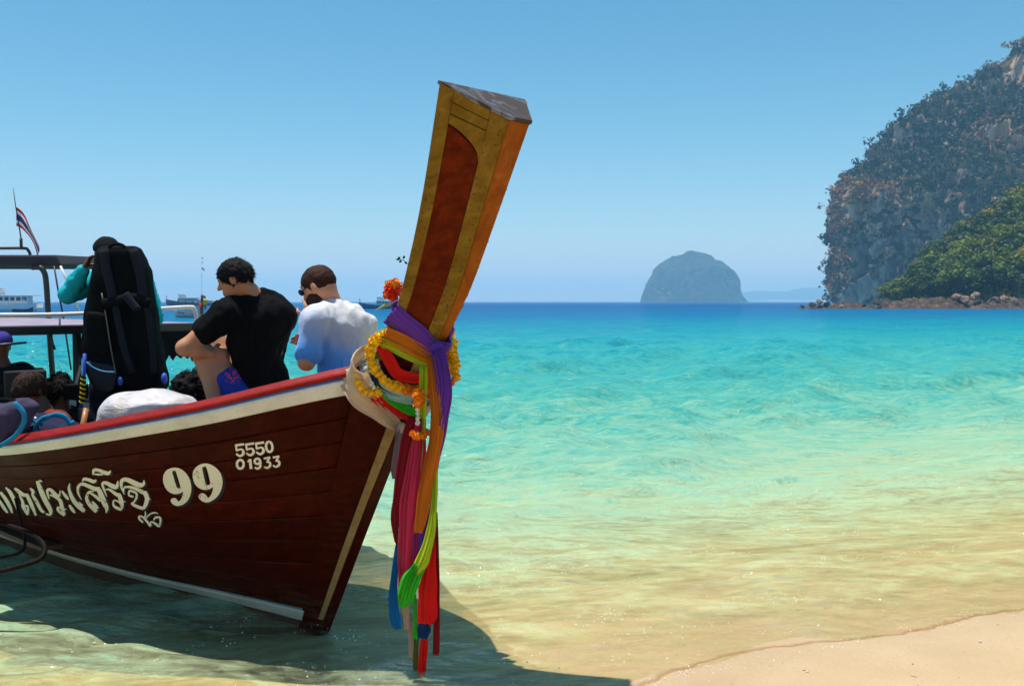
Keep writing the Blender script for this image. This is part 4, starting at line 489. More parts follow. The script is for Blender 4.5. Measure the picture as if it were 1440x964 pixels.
NINES = [([(.7631,.7443),(.781,.7424),(.7984,.7369),(.8133,.7256),(.825,.7101),(.8313,.6915),(.8331,.671),(.8287,.6494),(.8201,.63),(.8064,.6179),(.7911,.6104),(.7769,.6076),(.7639,.6078),(.7515,.6096),(.7408,.6131),(.7324,.6184),(.7284,.6196),(.7322,.6069),(.7392,.5905),(.7475,.5793),(.7561,.5712),(.763,.5681),(.7678,.569),(.7708,.5749),(.7739,.5819),(.7812,.5866),(.7895,.5885),(.7989,.5859),(.8067,.5807),(.8104,.5748),(.8104,.5682),(.8065,.5598),(.7993,.5522),(.789,.5465),(.7754,.5436),(.7585,.545),(.7403,.5503),(.7221,.5604),(.7057,.5742),(.6928,.5923),(.6834,.6124),(.6785,.6315),(.6775,.6505),(.6793,.6703),(.6852,.6893),(.6946,.7065),(.7065,.7216),(.7203,.7323),(.7349,.7396),(.7486,.7436)],[(.7687,.7272),(.7634,.7292),(.7578,.7294),(.7544,.7297),(.7514,.7209),(.7447,.6856),(.7396,.6499),(.7402,.6409),(.744,.6405),(.7493,.6385),(.7552,.6387),(.7584,.6376),(.7618,.6465),(.7678,.6836),(.7726,.7203),(.7719,.728)]),([(.5937,.7479),(.6106,.7464),(.627,.7414),(.6423,.7319),(.6548,.7191),(.661,.7041),(.6626,.6875),(.6611,.6701),(.6557,.6538),(.647,.6411),(.6352,.6309),(.6205,.6233),(.605,.6193),(.5894,.6196),(.5759,.6219),(.5647,.6274),(.5581,.6298),(.5594,.619),(.5647,.6046),(.5718,.5935),(.5794,.5846),(.5855,.5794),(.5908,.5782),(.5951,.5844),(.6,.593),(.6083,.5999),(.6176,.6043),(.6276,.6038),(.6367,.5998),(.6421,.5939),(.6438,.5858),(.64,.5772),(.6322,.5683),(.6208,.5609),(.6065,.5563),(.5906,.5563),(.5737,.5606),(.5536,.5704),(.5352,.5841),(.522,.6006),(.5123,.6189),(.5064,.6367),(.5047,.6545),(.5066,.673),(.5123,.6907),(.5222,.7062),(.5348,.7199),(.5482,.7311),(.5626,.7398),(.5775,.7455)],[(.6031,.7298),(.5987,.7327),(.5935,.7331),(.5888,.7337),(.5834,.7255),(.576,.6911),(.5707,.656),(.5712,.6464),(.575,.6452),(.5804,.6422),(.5865,.6415),(.5917,.6407),(.5963,.6491),(.6023,.6839),(.6065,.7189),(.6061,.7284)])]
# ================================================================ the longtail boat
BO = Vector((-.98, 4.93, 0)); BA_ = R(43)
HD = Vector((math.cos(BA_), -math.sin(BA_), 0)); NS = Vector((-math.sin(BA_), -math.cos(BA_), 0))
def W(a, p, z): return BO + HD * float(a) + NS * float(p) + Vector((0, 0, float(z)))
PIT = math.atan(58 / 1400)
def at(x, y, Yd):
    """point at distance Yd that the photograph shows at x, y"""
    u = (x - 720) / 1400; v = -(y - 482) / 1400; d = Vector((u, math.cos(PIT) + v * math.sin(PIT), -math.sin(PIT) + v * math.cos(PIT)))
    return Vector((0, 0, 1.6)) + d * (Yd / d.y)
boat = empty('longtail_boat', 'varnished dark red wooden longtail boat with tall raked prow, beached in the shallows', 'boat', None, BO, -BA_)
def L(a, p, z): return (float(a), -float(p), float(z))       # boat frame -> local coordinates of the boat object
M_HULL = mat_wood('hull_varnish', (.026, .0019, .0007), (.062, .0044, .0012), (.125, .011, .0022), (1.2, 9, 9), .36, .035, .015, (.20, .06, .03), spec=.03, objvar=.5)
M_PANEL = mat_wood('prow_panel_wood', (.06, .007, .0015), (.16, .018, .002), (.30, .038, .003), (1.2, 9, 9), .6, .0, .07, (.50, .20, .015), streak=2.6, spec=.05)
M_TAN = mat_wood('prow_frame_paint', (.12, .055, .006), (.29, .155, .014), (.42, .25, .028), (1.6, 7, 7), .6, .0, .10, (.16, .05, .008), streak=2.6, spec=.08)
M_ORANGE = mat_wood('prow_front_wood', (.20, .045, .004), (.40, .105, .007), (.54, .17, .014), (1.6, 6, 6), .6, .0, .07, (.20, .07, .02), streak=2.4, spec=.08)
M_WHITE = mat_wood('white_boat_paint', (.66, .66, .63), (.80, .80, .78), (.86, .86, .84), (1, 9, 9), .5, .05, .05, (.32, .17, .07))
M_STRIP = mat_wood('grey_white_paint', (.42, .39, .32), (.56, .53, .45), (.66, .63, .56), (1, 9, 9), .6, .0, .07, (.25, .17, .09))
M_RED = mat_wood('red_rail_paint', (.16, .004, .004), (.30, .006, .005), (.38, .010, .007), (1, 9, 9), .6, 0, .03, (.10, .012, .01), spec=.2)
M_BLUEL = mat_plain('blue_line_paint', (.05, .16, .45), .5)
M_DECK = mat_wood('deck_wood', (.07, .030, .014), (.12, .05, .022), (.17, .08, .035), (1, 8, 8), .6, .05)
M_DARKIN = mat_wood('inner_wood', (.05, .022, .012), (.09, .036, .018), (.13, .055, .028), (1, 8, 8), .6, 0)
def stain(m):
    # salt and sand stains that have dried along the lower planks, and scuffs higher up
    nt_ = m.node_tree; pb = [n for n in nt_.nodes if n.type == 'BSDF_PRINCIPLED'][0]; src = pb.inputs['Base Color'].links[0].from_socket
    t = NT.__new__(NT); t.m = m; t.t = nt_; v = t.coord(); sp_ = t.n('ShaderNodeSeparateXYZ'); t.l(v, sp_.inputs[0])
    lowb = t.ramp(t.math('ADD', sp_.outputs[2], t.math('MULTIPLY', t.noise(t.coord((1, 1, 3)), 3, 5), .25)), [(.15, 1), (.38, 0)])
    k = t.math('MULTIPLY', lowb, t.ramp(t.noise(t.coord((.6, 1, 5)), 9, 6, .7), [(.45, 0), (.65, .35)])); col = t.mix(k, src, (.15, .10, .06))
    sc_ = t.math('MULTIPLY', t.ramp(t.noise(t.coord((1, 1, 7)), 14, 7, .8), [(.62, 0), (.70, 1)]), t.ramp(t.noise(v, 1.3, 3), [(.52, 0), (.64, .6)])); col = t.mix(sc_, col, (.24, .09, .05))
    t.l(col, pb.inputs['Base Color'])
stain(M_HULL)
S_ST = np.concatenate([np.linspace(0, .5, 9), np.linspace(.5, 3, 26)[1:], np.linspace(3, 9.0, 16)[1:]])
def hull_norm(s, v, e=.02):
    P = lambda a, b: np.stack(hull_pt(a, b), -1)
    ds = P(s + e, v) - P(np.maximum(s - e, 0), v); dv = P(s, min(v + e, 1)) - P(s, v - e)
    n = np.cross(ds, dv); n /= np.linalg.norm(n, axis=-1, keepdims=True) + 1e-9; n *= np.sign(n[..., 1:2] + 1e-9); return n
def strake(name, v0, v1, out, th, mat, side, rnd=.006, s0=0.0, parent=None, s1=9.0, seam=0.004):
    """one plank that runs along the hull between two heights"""
    st = np.concatenate([[s0], S_ST[(S_ST > s0 + .01) & (S_ST < s1)]]); e = min(.006, (v1 - v0) * .2); rings = []
    vs = [(v0 + seam, -th), (v0 + seam, out - rnd), (v0 + seam + e, out), (v1 - seam - e, out), (v1 - seam, out - rnd), (v1 - seam, -th)]
    for v, o in vs:
        P = np.stack(hull_pt(st, v), -1) + hull_norm(st, v) * o; rings.append(P)
    G = np.stack(rings, 1); n = len(vs); V = [L(q[0], q[1] * side, q[2]) for r in G for q in r]
    F_ = grid_faces(len(st), n, 0, True) + [tuple(range(n)), tuple(range((len(st) - 1) * n + n - 1, (len(st) - 1) * n - 1, -1))]
    if side < 0: F_ = [f[::-1] for f in F_]
    o = mesh(name, V, F_, mat, parent or boat, False); return o
edges = [.055, .155, .255, .355, .455, .55, .645, .74, .83, .925]
for side in (1, -1):
    for k in range(len(edges) - 1): strake('plank', edges[k], edges[k + 1], .001 * (k % 2), .025, M_HULL, side, rnd=.003, seam=.0016)
    strake('waterline_strip', .004, .050, .008, .03, M_STRIP, side, seam=0)
    strake('rub_rail', .925, .982, .022, .03, M_WHITE, side, seam=.001)
    strake('paint_line', .982, .988, .016, .03, M_BLUEL, side, seam=0)
    strake('gunwale', .988, 1.008, .014, .028, M_RED, side, seam=0)
    strake('hull_bottom', -.45, .004, -.004, .03, M_DARKIN, side, seam=0)
# transom closes the stern
st = [hull_pt(np.array(9.0), v) for v in (-.3, 0, .3, .6, 1)]
V = [L(q[0], q[1], q[2]) for q in st] + [L(q[0], -q[1], q[2]) for q in st[::-1]]; tv = [(x - .03, y, z) for x, y, z in V]
mb = MB(); mb.prism(V, tv); mb.build('transom', M_HULL, boat, False)
# ---- stem post and prow
FT = np.array([(-.02, -.16, .03), (.08, 0, .03), (.305, .41, .03), (.49, .74, .03), (.755, 1.2, .022), (.93, 1.45, .02), (1.015, 1.58, .026), (1.085, 1.70, .031), (1.22, 1.987, .044), (1.37, 2.31, .056)])
BT = np.array([(-.14, -.16, .045), (-.066, 0, .056), (.139, .40, .108), (.339, .725, .159), (.641, 1.227, .246), (.742, 1.42, .180), (.821, 1.576, .162), (.895, 1.71, .172), (1.035, 2.02, .203), (1.186, 2.453, .242)])
Fc = catmull(FT, 8); Bc = catmull(BT, 8); NQ = len(Fc)
def prow_pt(i, s, off=0.0, side=1):
    """i row of the stem (float), s 0 at its back edge .. 1 at its front edge, on the side face"""
    i = float(min(max(i, 0), NQ - 1.001)); k = int(i); f = i - k
    F_ = Fc[k] * (1 - f) + Fc[k + 1] * f; B_ = Bc[k] * (1 - f) + Bc[k + 1] * f
    P = np.array([B_[0] + (F_[0] - B_[0]) * s, B_[2] + (F_[2] - B_[2]) * s, B_[1] + (F_[1] - B_[1]) * s])
    d = np.array([F_[0] - B_[0], F_[2] - B_[2]]); n = np.array([-d[1], d[0]]) * (1 if d[0] > 0 else -1); n /= np.linalg.norm(n) + 1e-9
    P[0] += n[0] * off; P[1] += n[1] * off
    return L(P[0], P[1] * side, P[2])
V = []; 
for i in range(NQ):
    f, b = Fc[i], Bc[i]
    V += [L(f[0], f[2], f[1]), L(f[0], -f[2], f[1]), L(b[0], -b[2], b[1]), L(b[0], b[2], b[1])]
Fcs = grid_faces(NQ, 4, 0, True) + [(0, 1, 2, 3), tuple(NQ * 4 - 4 + q for q in (3, 2, 1, 0))]
mesh('stem_post', V, [f[::-1] for f in Fcs], M_HULL, boat, False, .004)
IB = 40.0                                        # row where the decorated prow begins
def side_plate(name, fn_s0, fn_s1, i0, i1, off, th, mat, side, n=30, bev=.0025):
    V = []; rows_ = np.linspace(i0, i1, n)
    for i in rows_:
        a, b = fn_s0(i), fn_s1(i)
        V += [prow_pt(i, a, th, side), prow_pt(i, a, off, side), prow_pt(i, b, off, side), prow_pt(i, b, th, side)]
    F_ = grid_faces(n, 4, 0, True) + [(0, 1, 2, 3), tuple(n * 4 - 4 + q for q in (3, 2, 1, 0))]
    if side > 0: F_ = [f[::-1] for f in F_]
    return mesh(name, V, F_, mat, boat, False, bev)
T1 = NQ - 1.0
iA, iB_ = 67.6, 69.6                               # the arch: panel ends at iA at its front, iB_ at its back
for side in (1, -1):
    side_plate('prow_panel', lambda i: .19, lambda i: .19 + .545 * (1 if i < iA else max(0.03, 1 - ((i - iA) / (iB_ - iA)) ** 2.0) ** .62), IB, iB_ - .02, .003, -.004, M_PANEL, side, 44, 0)
    side_plate('frame_strip', lambda i: -.02, lambda i: .19, 36, T1, .009, -.004, M_TAN, side)
    side_plate('frame_strip', lambda i: .745, lambda i: 1.01, 36, T1, .0085, -.004, M_TAN, side)
    # top boards between the strips, the lowest cut to the arch
    nb = 3; cuts = [iB_ - 3.6, 67.9, 70.2, T1]
    def top_lo(s): return iA + (iB_ - iA) * max(0, 1 - min(1, max(0, (s - .19) / .545)) ** 1.6) ** .5
    V = []; m = 16
    for q in range(m + 1):
        s_ = .192 + (.552) * q / m; lo = top_lo(s_) + .12; V += [prow_pt(lo, s_, -.004, side), prow_pt(lo, s_, .007, side), prow_pt(70.35, s_, .007, side), prow_pt(70.35, s_, -.004, side)]
    F_ = grid_faces(m + 1, 4, 0, True) + [(0, 1, 2, 3), tuple(m * 4 + q for q in (3, 2, 1, 0))]
    mesh('arch_board', V, F_ if side > 0 else [f[::-1] for f in F_], M_TAN, boat, False, .002)
    for c0, c1 in ((70.4, 71.15), (71.2, T1)):
        side_plate('top_board', lambda i: .192, lambda i: .743, c0, c1, .007, -.004, M_TAN, side, 6)
    nl = MB(); rn = random.Random(3)
    for i in np.arange(36, T1, .9):
        for s_ in (.04, .155, .79, .93):
            if rn.random() < .6:
                c = prow_pt(i + rn.uniform(-.3, .3), s_ + rn.uniform(-.03, .03), .0095, side); r = rn.uniform(.0025, .0045); nl.blob(c, (r, r * .8, r), 6, 4)
    nl.build('nail_heads', mat_plain('rusty_nail', (.10, .045, .02), .6, .4, .3, 40), boat)['kind'] = 'stuff'
def front_strip(name, i0, i1, off, mat):
    V = []; n = 40
    for i in np.linspace(i0, i1, n):
        k = int(min(i, NQ - 1.001)); f = i - k; q = Fc[k] * (1 - f) + Fc[min(k + 1, NQ - 1)] * f
        V += [L(q[0] + off, q[2] + .002, q[1]), L(q[0] + off, -q[2] - .002, q[1]), L(q[0] - .003, -q[2] - .002, q[1]), L(q[0] - .003, q[2] + .002, q[1])]
    F_ = grid_faces(n, 4, 0, True) + [(0, 1, 2, 3), tuple(n * 4 - 4 + q for q in (3, 2, 1, 0))]
    return mesh(name, V, [f[::-1] for f in F_], mat, boat, False, .0015)
front_strip('front_board', 34, T1, .010, M_ORANGE)
front_strip('cutwater', 2, 33.8, .008, M_HULL)
for side in (1, -1):                                # pale edging down the side of the stem
    side_plate('edge_strip', lambda i: .79, lambda i: 1.0, 9, 35.8, .007, -.004, mat_wood('stem_edging', (.20, .12, .03), (.34, .22, .075), (.46, .34, .16), (2, 6, 6), .6, 0, .10, (.12, .04, .015), streak=2) if side == 1 else bpy.data.materials['stem_edging'], side)
def cap_metal():
    t = NT('cap_metal'); v = t.coord(); n = t.noise(v, 9, 6, .6, .8); m = t.ramp(n, [(.42, 0), (.5, 1)])
    col = t.mix(m, (.20, .20, .225), (.075, .058, .05)); rg_ = t.mix(m, (.42, .42, .42), (.7, .7, .7))
    return t.done(t.principled(col, rg_, .5, .75, t.bump(t.noise(v, 30, 4), .3, .004)))
f, b = Fc[-1], Bc[-1]; ax = np.array([.42, 0, .907]) * .016
ring0 = [(f[0] + .014, f[2] + .012, f[1]), (f[0] + .014, -f[2] - .012, f[1]), (b[0] - .012, -b[2] - .012, b[1]), (b[0] - .012, b[2] + .012, b[1])]
mb = MB(); mb.prism([L(*q) for q in ring0], [L(q[0] + ax[0], q[1], q[2] + ax[2]) for q in ring0]); mb.build('metal_cap', cap_metal(), boat, False, .003)
# ---- inside: deck boards, floor boards, ribs, thwarts
def inner_p(a, z, inset=.05):
    s = .66 - a; v = np.clip(z / zg(a), 0.05, 1); return float(hull_pt(np.array(max(s - (.66 - rab(v)[0]) * 0, 0.02)), v)[1]) - inset
a0 = .40
while a0 > -1.5:
    a1 = a0 - .118; q = []
    for a in (a0, a1):
        zz = float(zg(a)) - .045; hw = float(pg(a)) - .075; q.append((a, hw, zz))
    (a, h, z), (a2, h2, z2) = q
    mb = MB(); mb.prism([L(a, h, z), L(a, -h, z), L(a2, -h2, z2), L(a2, h2, z2)][::-1], [L(a, h, z - .022), L(a, -h, z - .022), L(a2, -h2, z2 - .022), L(a2, h2, z2 - .022)][::-1]); mb.build('deck_board', M_DECK, boat, False, .003)
    a0 -= .124
for k in range(9):
    y = -.56 + .14 * k; mb = MB(); mb.box((-5.1, y, .17), (6.6, .13, .025)); mb.build('floor_board', M_DECK, boat, False, .003)
for a in (-2.35, -4.2, -5.6, -7.0):
    h = float(pg(a)) - .06; mb = MB(); mb.box((a, 0, float(zg(a)) - .22), (.24, 2 * h * .93, .03)); mb.build('thwart', M_DECK, boat, False, .004)
for side in (1, -1):
    for a in np.arange(-1.3, -8.5, -.55):
        pts = []
        for v in (.12, .3, .5, .7, .9):
            q = hull_pt(np.array(float(rab(v)[0] - a)), v); pts.append(L(q[0], (q[1] - .055) * side, q[2]))
        mb = MB(); mb.tube(pts, .022, 6); mb.build('rib', M_DARKIN, boat)
# ---- lettering painted on the side that faces the beach
def on_hull(s, v, o):
    P = np.array([float(q) for q in hull_pt(np.array(s), v)]) + hull_norm(np.array([s]), v)[0] * o; return L(*P)
def paint_mat(name, c, wr):
    t = NT(name); v = t.coord(); w_ = t.ramp(t.noise(v, 22, 7, .75), [(.57, 0), (.66, 1)])
    return t.done(t.principled(t.mix(w_, t.mix(t.noise(v, 5, 4), [q * .82 for q in c], c), wr), .6, .3))
M_LET = paint_mat('lettering_cream', (.84, .80, .72), (.24, .10, .05)); M_LSH = paint_mat('lettering_shadow', (.008, .014, .028), (.02, .008, .006))
def strokes(name, data, off, mat, ds=0, dv=0, grow=1.0):
    mb = MB(); k = 0
    for Lp, Rp in data:
        o = off + .00012 * (k % 9); k += 1; n = len(Lp)
        V = []
        for a, b in zip(Lp, Rp):
            c = ((a[0] + b[0]) / 2, (a[1] + b[1]) / 2)
            for q in (a, b): V.append(on_hull(max(.001, c[0] + (q[0] - c[0]) * grow + ds), c[1] + (q[1] - c[1]) * grow + dv, o))
        mb.add(V, [(2 * i, 2 * i + 1, 2 * i + 3, 2 * i + 2) for i in range(n - 1)])
    return mb.build(name, mat, boat, False)
from mathutils.geometry import tessellate_polygon
def loops(name, data, off, mat, ds=0, dv=0):
    mb = MB()
    for outer, hole in data:
        tri = tessellate_polygon([[Vector((x, y, 0)) for x, y in outer], [Vector((x, y, 0)) for x, y in hole]])
        mb.add([on_hull(x + ds, y + dv, off) for x, y in outer + hole], tri)
    return mb.build(name, mat, boat, False)
strokes('painted_name_shadow', NAME_STROKES, .0036, M_LSH, -.008, -.007, 1.25)
strokes('painted_name', NAME_STROKES, .0052, M_LET)
strokes('registration_shadow', REG_STROKES, .0036, M_LSH, -.004, -.004, 1.05)
strokes('registration_number', REG_STROKES, .0052, M_LET)
loops('painted_number_shadow', NINES, .0040, M_LSH, -.013, -.011)
loops('painted_number', NINES, .0058, M_LET)
# dark rope loops hanging over the side at the left
M_ROPE = mat_plain('dark_hose', (.008, .006, .005), .7, .1, .3, 30)
for k, pts in enumerate([[(-60, 712, 4.9), (-10, 731, 4.9), (40, 748, 4.85), (62, 765, 4.8), (58, 784, 4.75), (30, 795, 4.7), (-10, 804, 4.68), (-60, 806, 4.65)], [(22, 700, 5.05), (30, 735, 5.0), (35, 760, 4.95), (30, 775, 4.9), (5, 783, 4.88), (-50, 790, 4.85)]]):
    q = catmull([tuple(at(*p)) for p in pts], 6); mb = MB(); mb.tube(q, .0115 if k == 0 else .008, 8); o = mb.build('mooring_hose', M_ROPE)
    tag(o, 'thick black hose looping down beside the hull below the lettering' if k == 0 else 'thin black rope hanging in a bend over the hull side', 'hose' if k == 0 else 'rope')
# ================================================================ cloth, garlands and people
def sash(name, path, width, thick, wdir, mat, label, pleats=5, amp=.30, n=22, group='sashes tied round the prow', per=5, closed=False, seed=0, cat='sash', parent=None, shift=0):
    """a bunched strip of thin cloth; its section is a flattened, pleated ring"""
    w_ = width if hasattr(width, '__len__') else [width] * len(path)
    q = catmull([(*tuple(p), ww) for p, ww in zip(path, w_)], per); m = len(q); rn = random.Random(seed); ph = rn.random() * 6
    V = []; fo_ = [(rn.uniform(4, 7) * (1 + .25 * pleats), rn.random() * 6.28, rn.uniform(-.10, .10), .55), (rn.uniform(7, 12) * (1 + .25 * pleats), rn.random() * 6.28, rn.uniform(-.16, .16), .38), (rn.uniform(1.5, 4), rn.random() * 6.28, rn.uniform(-.06, .06), .7), (rn.uniform(16, 26), rn.random() * 6.28, rn.uniform(-.3, .3), .16)]
    flat_ = amp <= 0
    for i in range(m):
        t = Vector(q[min(i + 1, m - 1)][:3]) - Vector(q[max(i - 1, 0)][:3]); t.normalize()
        wd = Vector(wdir(i / (m - 1)) if callable(wdir) else wdir); wd = (wd - t * wd.dot(t)).normalized(); nd = t.cross(wd); e_ = i / (m - 1)
        env = 1.0 if closed else 1 - .45 * max(0, (e_ - .8) / .2)
        for k in range(n):
            a = 2 * math.pi * k / n; u_ = math.cos(a); r = q[i][3] / 2
            if flat_: c = Vector(q[i][:3]) + wd * (u_ * r) + nd * (math.sin(a) * thick)
            else:
                fold = sum(am * math.sin(fr_ * u_ + p0 + dr * i + .8 * math.sin(.11 * i + p0)) for fr_, p0, dr, am in fo_) * (1 - .5 * u_ ** 4)
                edge = 1 + .07 * math.sin(i * .33 + ph + a) + .05 * math.sin(i * .87 + 2 * ph) + .04 * math.sin(i * .21 - ph + 2 * a)
                c = Vector(q[i][:3]) + wd * (u_ * r * edge) + nd * (math.sin(a) * thick * .28 + fold * thick * .85 * env)
                if not closed and i == m - 1: c = c + t * (.004 * math.sin(9 * u_ + ph) + .003 * math.sin(23 * u_))
            V.append(tuple(c))
    F_ = grid_faces(m, n, 0, True) + [tuple(range(n - 1, -1, -1)), tuple((m - 1) * n + k for k in range(n))]
    o = mesh(name, V, F_, mat, parent); 
    if parent is None: tag(o, label, cat, group)
    return o
CL = lambda nme, c, tr=.45: mat_cloth('cloth_' + nme, c, trans=tr)
C_PUR = CL('purple', (.22, .06, .50)); C_ORA = CL('orange', (.80, .24, .010)); C_LIM = CL('lime', (.60, .74, .02)); C_RED = CL('red', (.90, .015, .010)); C_CRI = CL('crimson', (.36, .010, .022))
C_PNK = CL('pink', (.80, .05, .14)); C_BLU = CL('blue', (.010, .26, .66)); C_NAV = CL('navy', (.012, .06, .22)); C_GRN = CL('green', (.06, .66, .03)); C_CRM = CL('cream', (.72, .58, .44)); C_LTB = CL('lightblue', (.46, .76, .80)); C_OLV = CL('olive', (.16, .18, .03)); C_PAL = CL('palepink', (.62, .46, .38))
C_LAV = CL('mauve', (.42, .28, .30))
def around(near, far_scale=1.0, lift=0):
    """near-side points from back to front -> a whole turn round the prow"""
    pts = [W(*q) for q in near]; a, p, z = near[-1]; pts.append(W(a + .045, -.002, z - .01))
    for a, p, z in reversed(near): pts.append(W(a - .01, -abs(p) * far_scale, z))
    a, p, z = near[0]; pts.append(W(a - .06, -.02, z + .015)); pts.append(W(a - .045, p * .6, z + .012)); pts.append(W(a + .002, p, z + .004)); return pts
AXD = W(.42, 0, .907) - BO
def band(name, near, width, mat, label, thick=.009, pleats=5, seed=0):
    pts = around(near); ws = [width] * len(pts); nf = len(near); ws[nf - 1] *= .8; ws[nf] *= .72
    return sash(name, pts, ws, thick, AXD, mat, label, pleats + 2, .35, 48, per=6, seed=seed, closed=True)
band('sash', [(.800, .186, 1.548), (.868, .108, 1.462), (.915, .044, 1.400)], .105, C_PUR, 'purple sash wound highest round the prow above the orange one', seed=1)
band('sash', [(.778, .196, 1.462), (.848, .112, 1.404), (.897, .044, 1.362)], .072, C_ORA, 'orange sash wound round the prow just under the purple one', seed=2)
band('sash', [(.766, .204, 1.424), (.832, .116, 1.374), (.880, .046, 1.332)], .046, C_LIM, 'lime green sash wound round the prow under the orange one', seed=3, pleats=3)
band('sash', [(.756, .206, 1.420), (.775, .165, 1.343), (.790, .120, 1.284), (.842, .030, 1.262)], .055, C_RED, 'bright red sash crossing steeply below the lime one', seed=4, pleats=4)
band('sash', [(.722, .232, 1.345), (.728, .206, 1.285), (.737, .162, 1.220), (.790, .030, 1.168)], .075, C_LTB, 'pale turquoise sash under the garland at the back of the prow', seed=5)
band('sash', [(.732, .218, 1.300), (.738, .165, 1.236), (.768, .062, 1.186), (.795, .03, 1.172)], .060, C_NAV, 'dark blue sash below the marigold garland', seed=6, pleats=4)
band('sash', [(.742, .202, 1.282), (.752, .128, 1.222), (.780, .045, 1.194), (.80, .03, 1.19)], .040, C_PNK, 'narrow pinkish red sash just under the marigold garland', seed=7, pleats=3)
band('sash', [(.722, .200, 1.232), (.733, .098, 1.165), (.752, .032, 1.118)], .050, C_GRN, 'green sash between the blue and the lower red one', seed=8, pleats=4)
band('sash', [(.712, .206, 1.196), (.716, .105, 1.140), (.735, .032, 1.094)], .055, C_RED, 'scarlet sash wound lowest of the coloured bands', seed=9, pleats=4)
# cream sash over the gunwale, knotted under the prow
pts = [W(.700, .055, 1.040), W(.690, .15, 1.118), W(.690, .262, 1.215), W(.668, .290, 1.285), W(.665, .262, 1.345), W(.62, .10, 1.385), W(.60, -.10, 1.385), W(.62, -.26, 1.33), W(.66, -.29, 1.26), W(.67, -.16, 1.12), W(.705, -.045, 1.04), W(.715, .01, 1.03), W(.702, .05, 1.04)]
sash('sash', pts, [.05, .09, .135, .15, .14, .12, .12, .13, .14, .09, .05, .045, .045], .010, AXD, C_CRM, 'wide cream sash drawn over the white rail and knotted under the prow', 8, .3, 56, per=6, seed=12, closed=True)
# dark knots
mb = MB(); mb.blob(W(.955, .05, 1.385), (.030, .03, .045), 12, 9, .12); o = mb.build('sash_knot', C_PUR); tag(o, 'purple knot at the front of the prow where the sashes hang down', 'knot')
mb = MB(); mb.blob(W(.715, .05, 1.035), (.022, .022, .030), 12, 9, .12); o = mb.build('sash_knot', C_CRM); tag(o, 'small cream knot under the prow', 'knot')
# hanging ends
HX = Vector((1, -.25, 0))
def hang(pts, widths, mat, label, thick=.014, pleats=5, seed=0, name='hanging_sash', wd=HX):
    P = [at(x, y, Yd) for x, y, Yd in pts]; w_ = [q * .00302 for q in widths]
    return sash(name, P, w_, thick, wd, mat, label, pleats + 1, .42, 48, 'sash ends hanging from the prow', 6, seed=seed)
hang([(561, 600, 4.40), (560, 625, 4.38), (556, 655, 4.37), (555, 672, 4.37)], [11, 12, 13, 9], C_LAV, 'short mauve sash end hanging from the cream knot', .010, 3, 1)
hang([(582, 585, 4.30), (572, 630, 4.28), (563, 690, 4.27), (558, 730, 4.27), (562, 758, 4.27), (566, 766, 4.27)], [16, 24, 20, 17, 16, 8], C_CRI, 'dark crimson sash end at the back of the hanging bunch', .012, 4, 2)
hang([(591, 588, 4.27), (586, 640, 4.25), (578, 700, 4.24), (574, 760, 4.24), (572, 815, 4.24), (570, 850, 4.25)], [16, 26, 31, 32, 27, 14], C_PNK, 'long pink sash end in the middle of the hanging bunch', .018, 6, 3)
hang([(596, 515, 4.28), (594, 570, 4.27), (592, 620, 4.26), (588, 665, 4.26), (582, 700, 4.27)], [14, 12, 11, 10, 8], C_LIM, 'thin lime sash end falling from the knot beside the pink one', .009, 3, 4)
hang([(616, 490, 4.20), (625, 540, 4.16), (619, 590, 4.18), (608, 650, 4.22), (602, 705, 4.22), (594, 760, 4.22), (588, 800, 4.23)], [20, 24, 24, 20, 24, 26, 14], C_PUR, 'purple sash end twisting down behind the orange one', .014, 5, 5)
hang([(606, 500, 4.20), (610, 550, 4.17), (614, 600, 4.17), (609, 640, 4.18), (598, 685, 4.19), (592, 725, 4.19), (588, 748, 4.19)], [12, 16, 20, 21, 20, 18, 12], C_ORA, 'orange sash end hanging in front of the purple one', .016, 6, 6)
hang([(613, 655, 4.20), (611, 700, 4.18), (606, 745, 4.16), (594, 785, 4.15), (583, 805, 4.15)], [6, 9, 13, 18, 16], C_LIM, 'lime sash end sweeping across the bunch towards the green one', .010, 3, 7)
hang([(590, 795, 4.15), (578, 815, 4.14), (571, 838, 4.14), (566, 853, 4.15)], [18, 26, 24, 8], C_GRN, 'bright green sash end in the lower bunch beside the red flag of cloth', .014, 5, 8)
hang([(606, 755, 4.21), (604, 790, 4.19), (601, 830, 4.18), (600, 865, 4.18), (599, 876, 4.18)], [10, 21, 28, 27, 24], C_RED, 'wide bright red sash end low in the bunch', .010, 3, 9)
hang([(612, 720, 4.23), (614, 790, 4.23), (614, 850, 4.23), (613, 920, 4.23)], [6, 8, 9, 10], C_CRI, 'narrow crimson sash end along the outer side of the bunch', .007, 3, 10)
hang([(559, 765, 4.27), (555, 810, 4.26), (553, 845, 4.26), (557, 872, 4.26), (561, 883, 4.26)], [5, 10, 15, 17, 10], C_BLU, 'bright blue sash end at the lower side of the bunch nearest the hull', .013, 5, 11)
hang([(563, 740, 4.27), (562, 780, 4.26), (565, 815, 4.26), (570, 850, 4.25), (573, 885, 4.25)], [6, 6, 8, 12, 8], C_PAL, 'pale pink sash end showing between the blue and pink ones', .008, 3, 12)
hang([(596, 865, 4.20), (596, 885, 4.20), (594, 897, 4.20)], [14, 20, 14], C_NAV, 'dark blue sash end peeping out under the red cloth', .008, 3, 13)
hang([(597, 880, 4.22), (596, 905, 4.22), (594, 930, 4.22), (592, 948, 4.22)], [10, 12, 13, 12], C_RED, 'lowest red sash end reaching down to the water', .007, 3, 14)
hang([(576, 870, 4.25), (578, 900, 4.25), (579, 926, 4.25)], [7, 8, 8], C_PAL, 'narrow pale sash end hanging nearly to the water', .005, 2, 15)
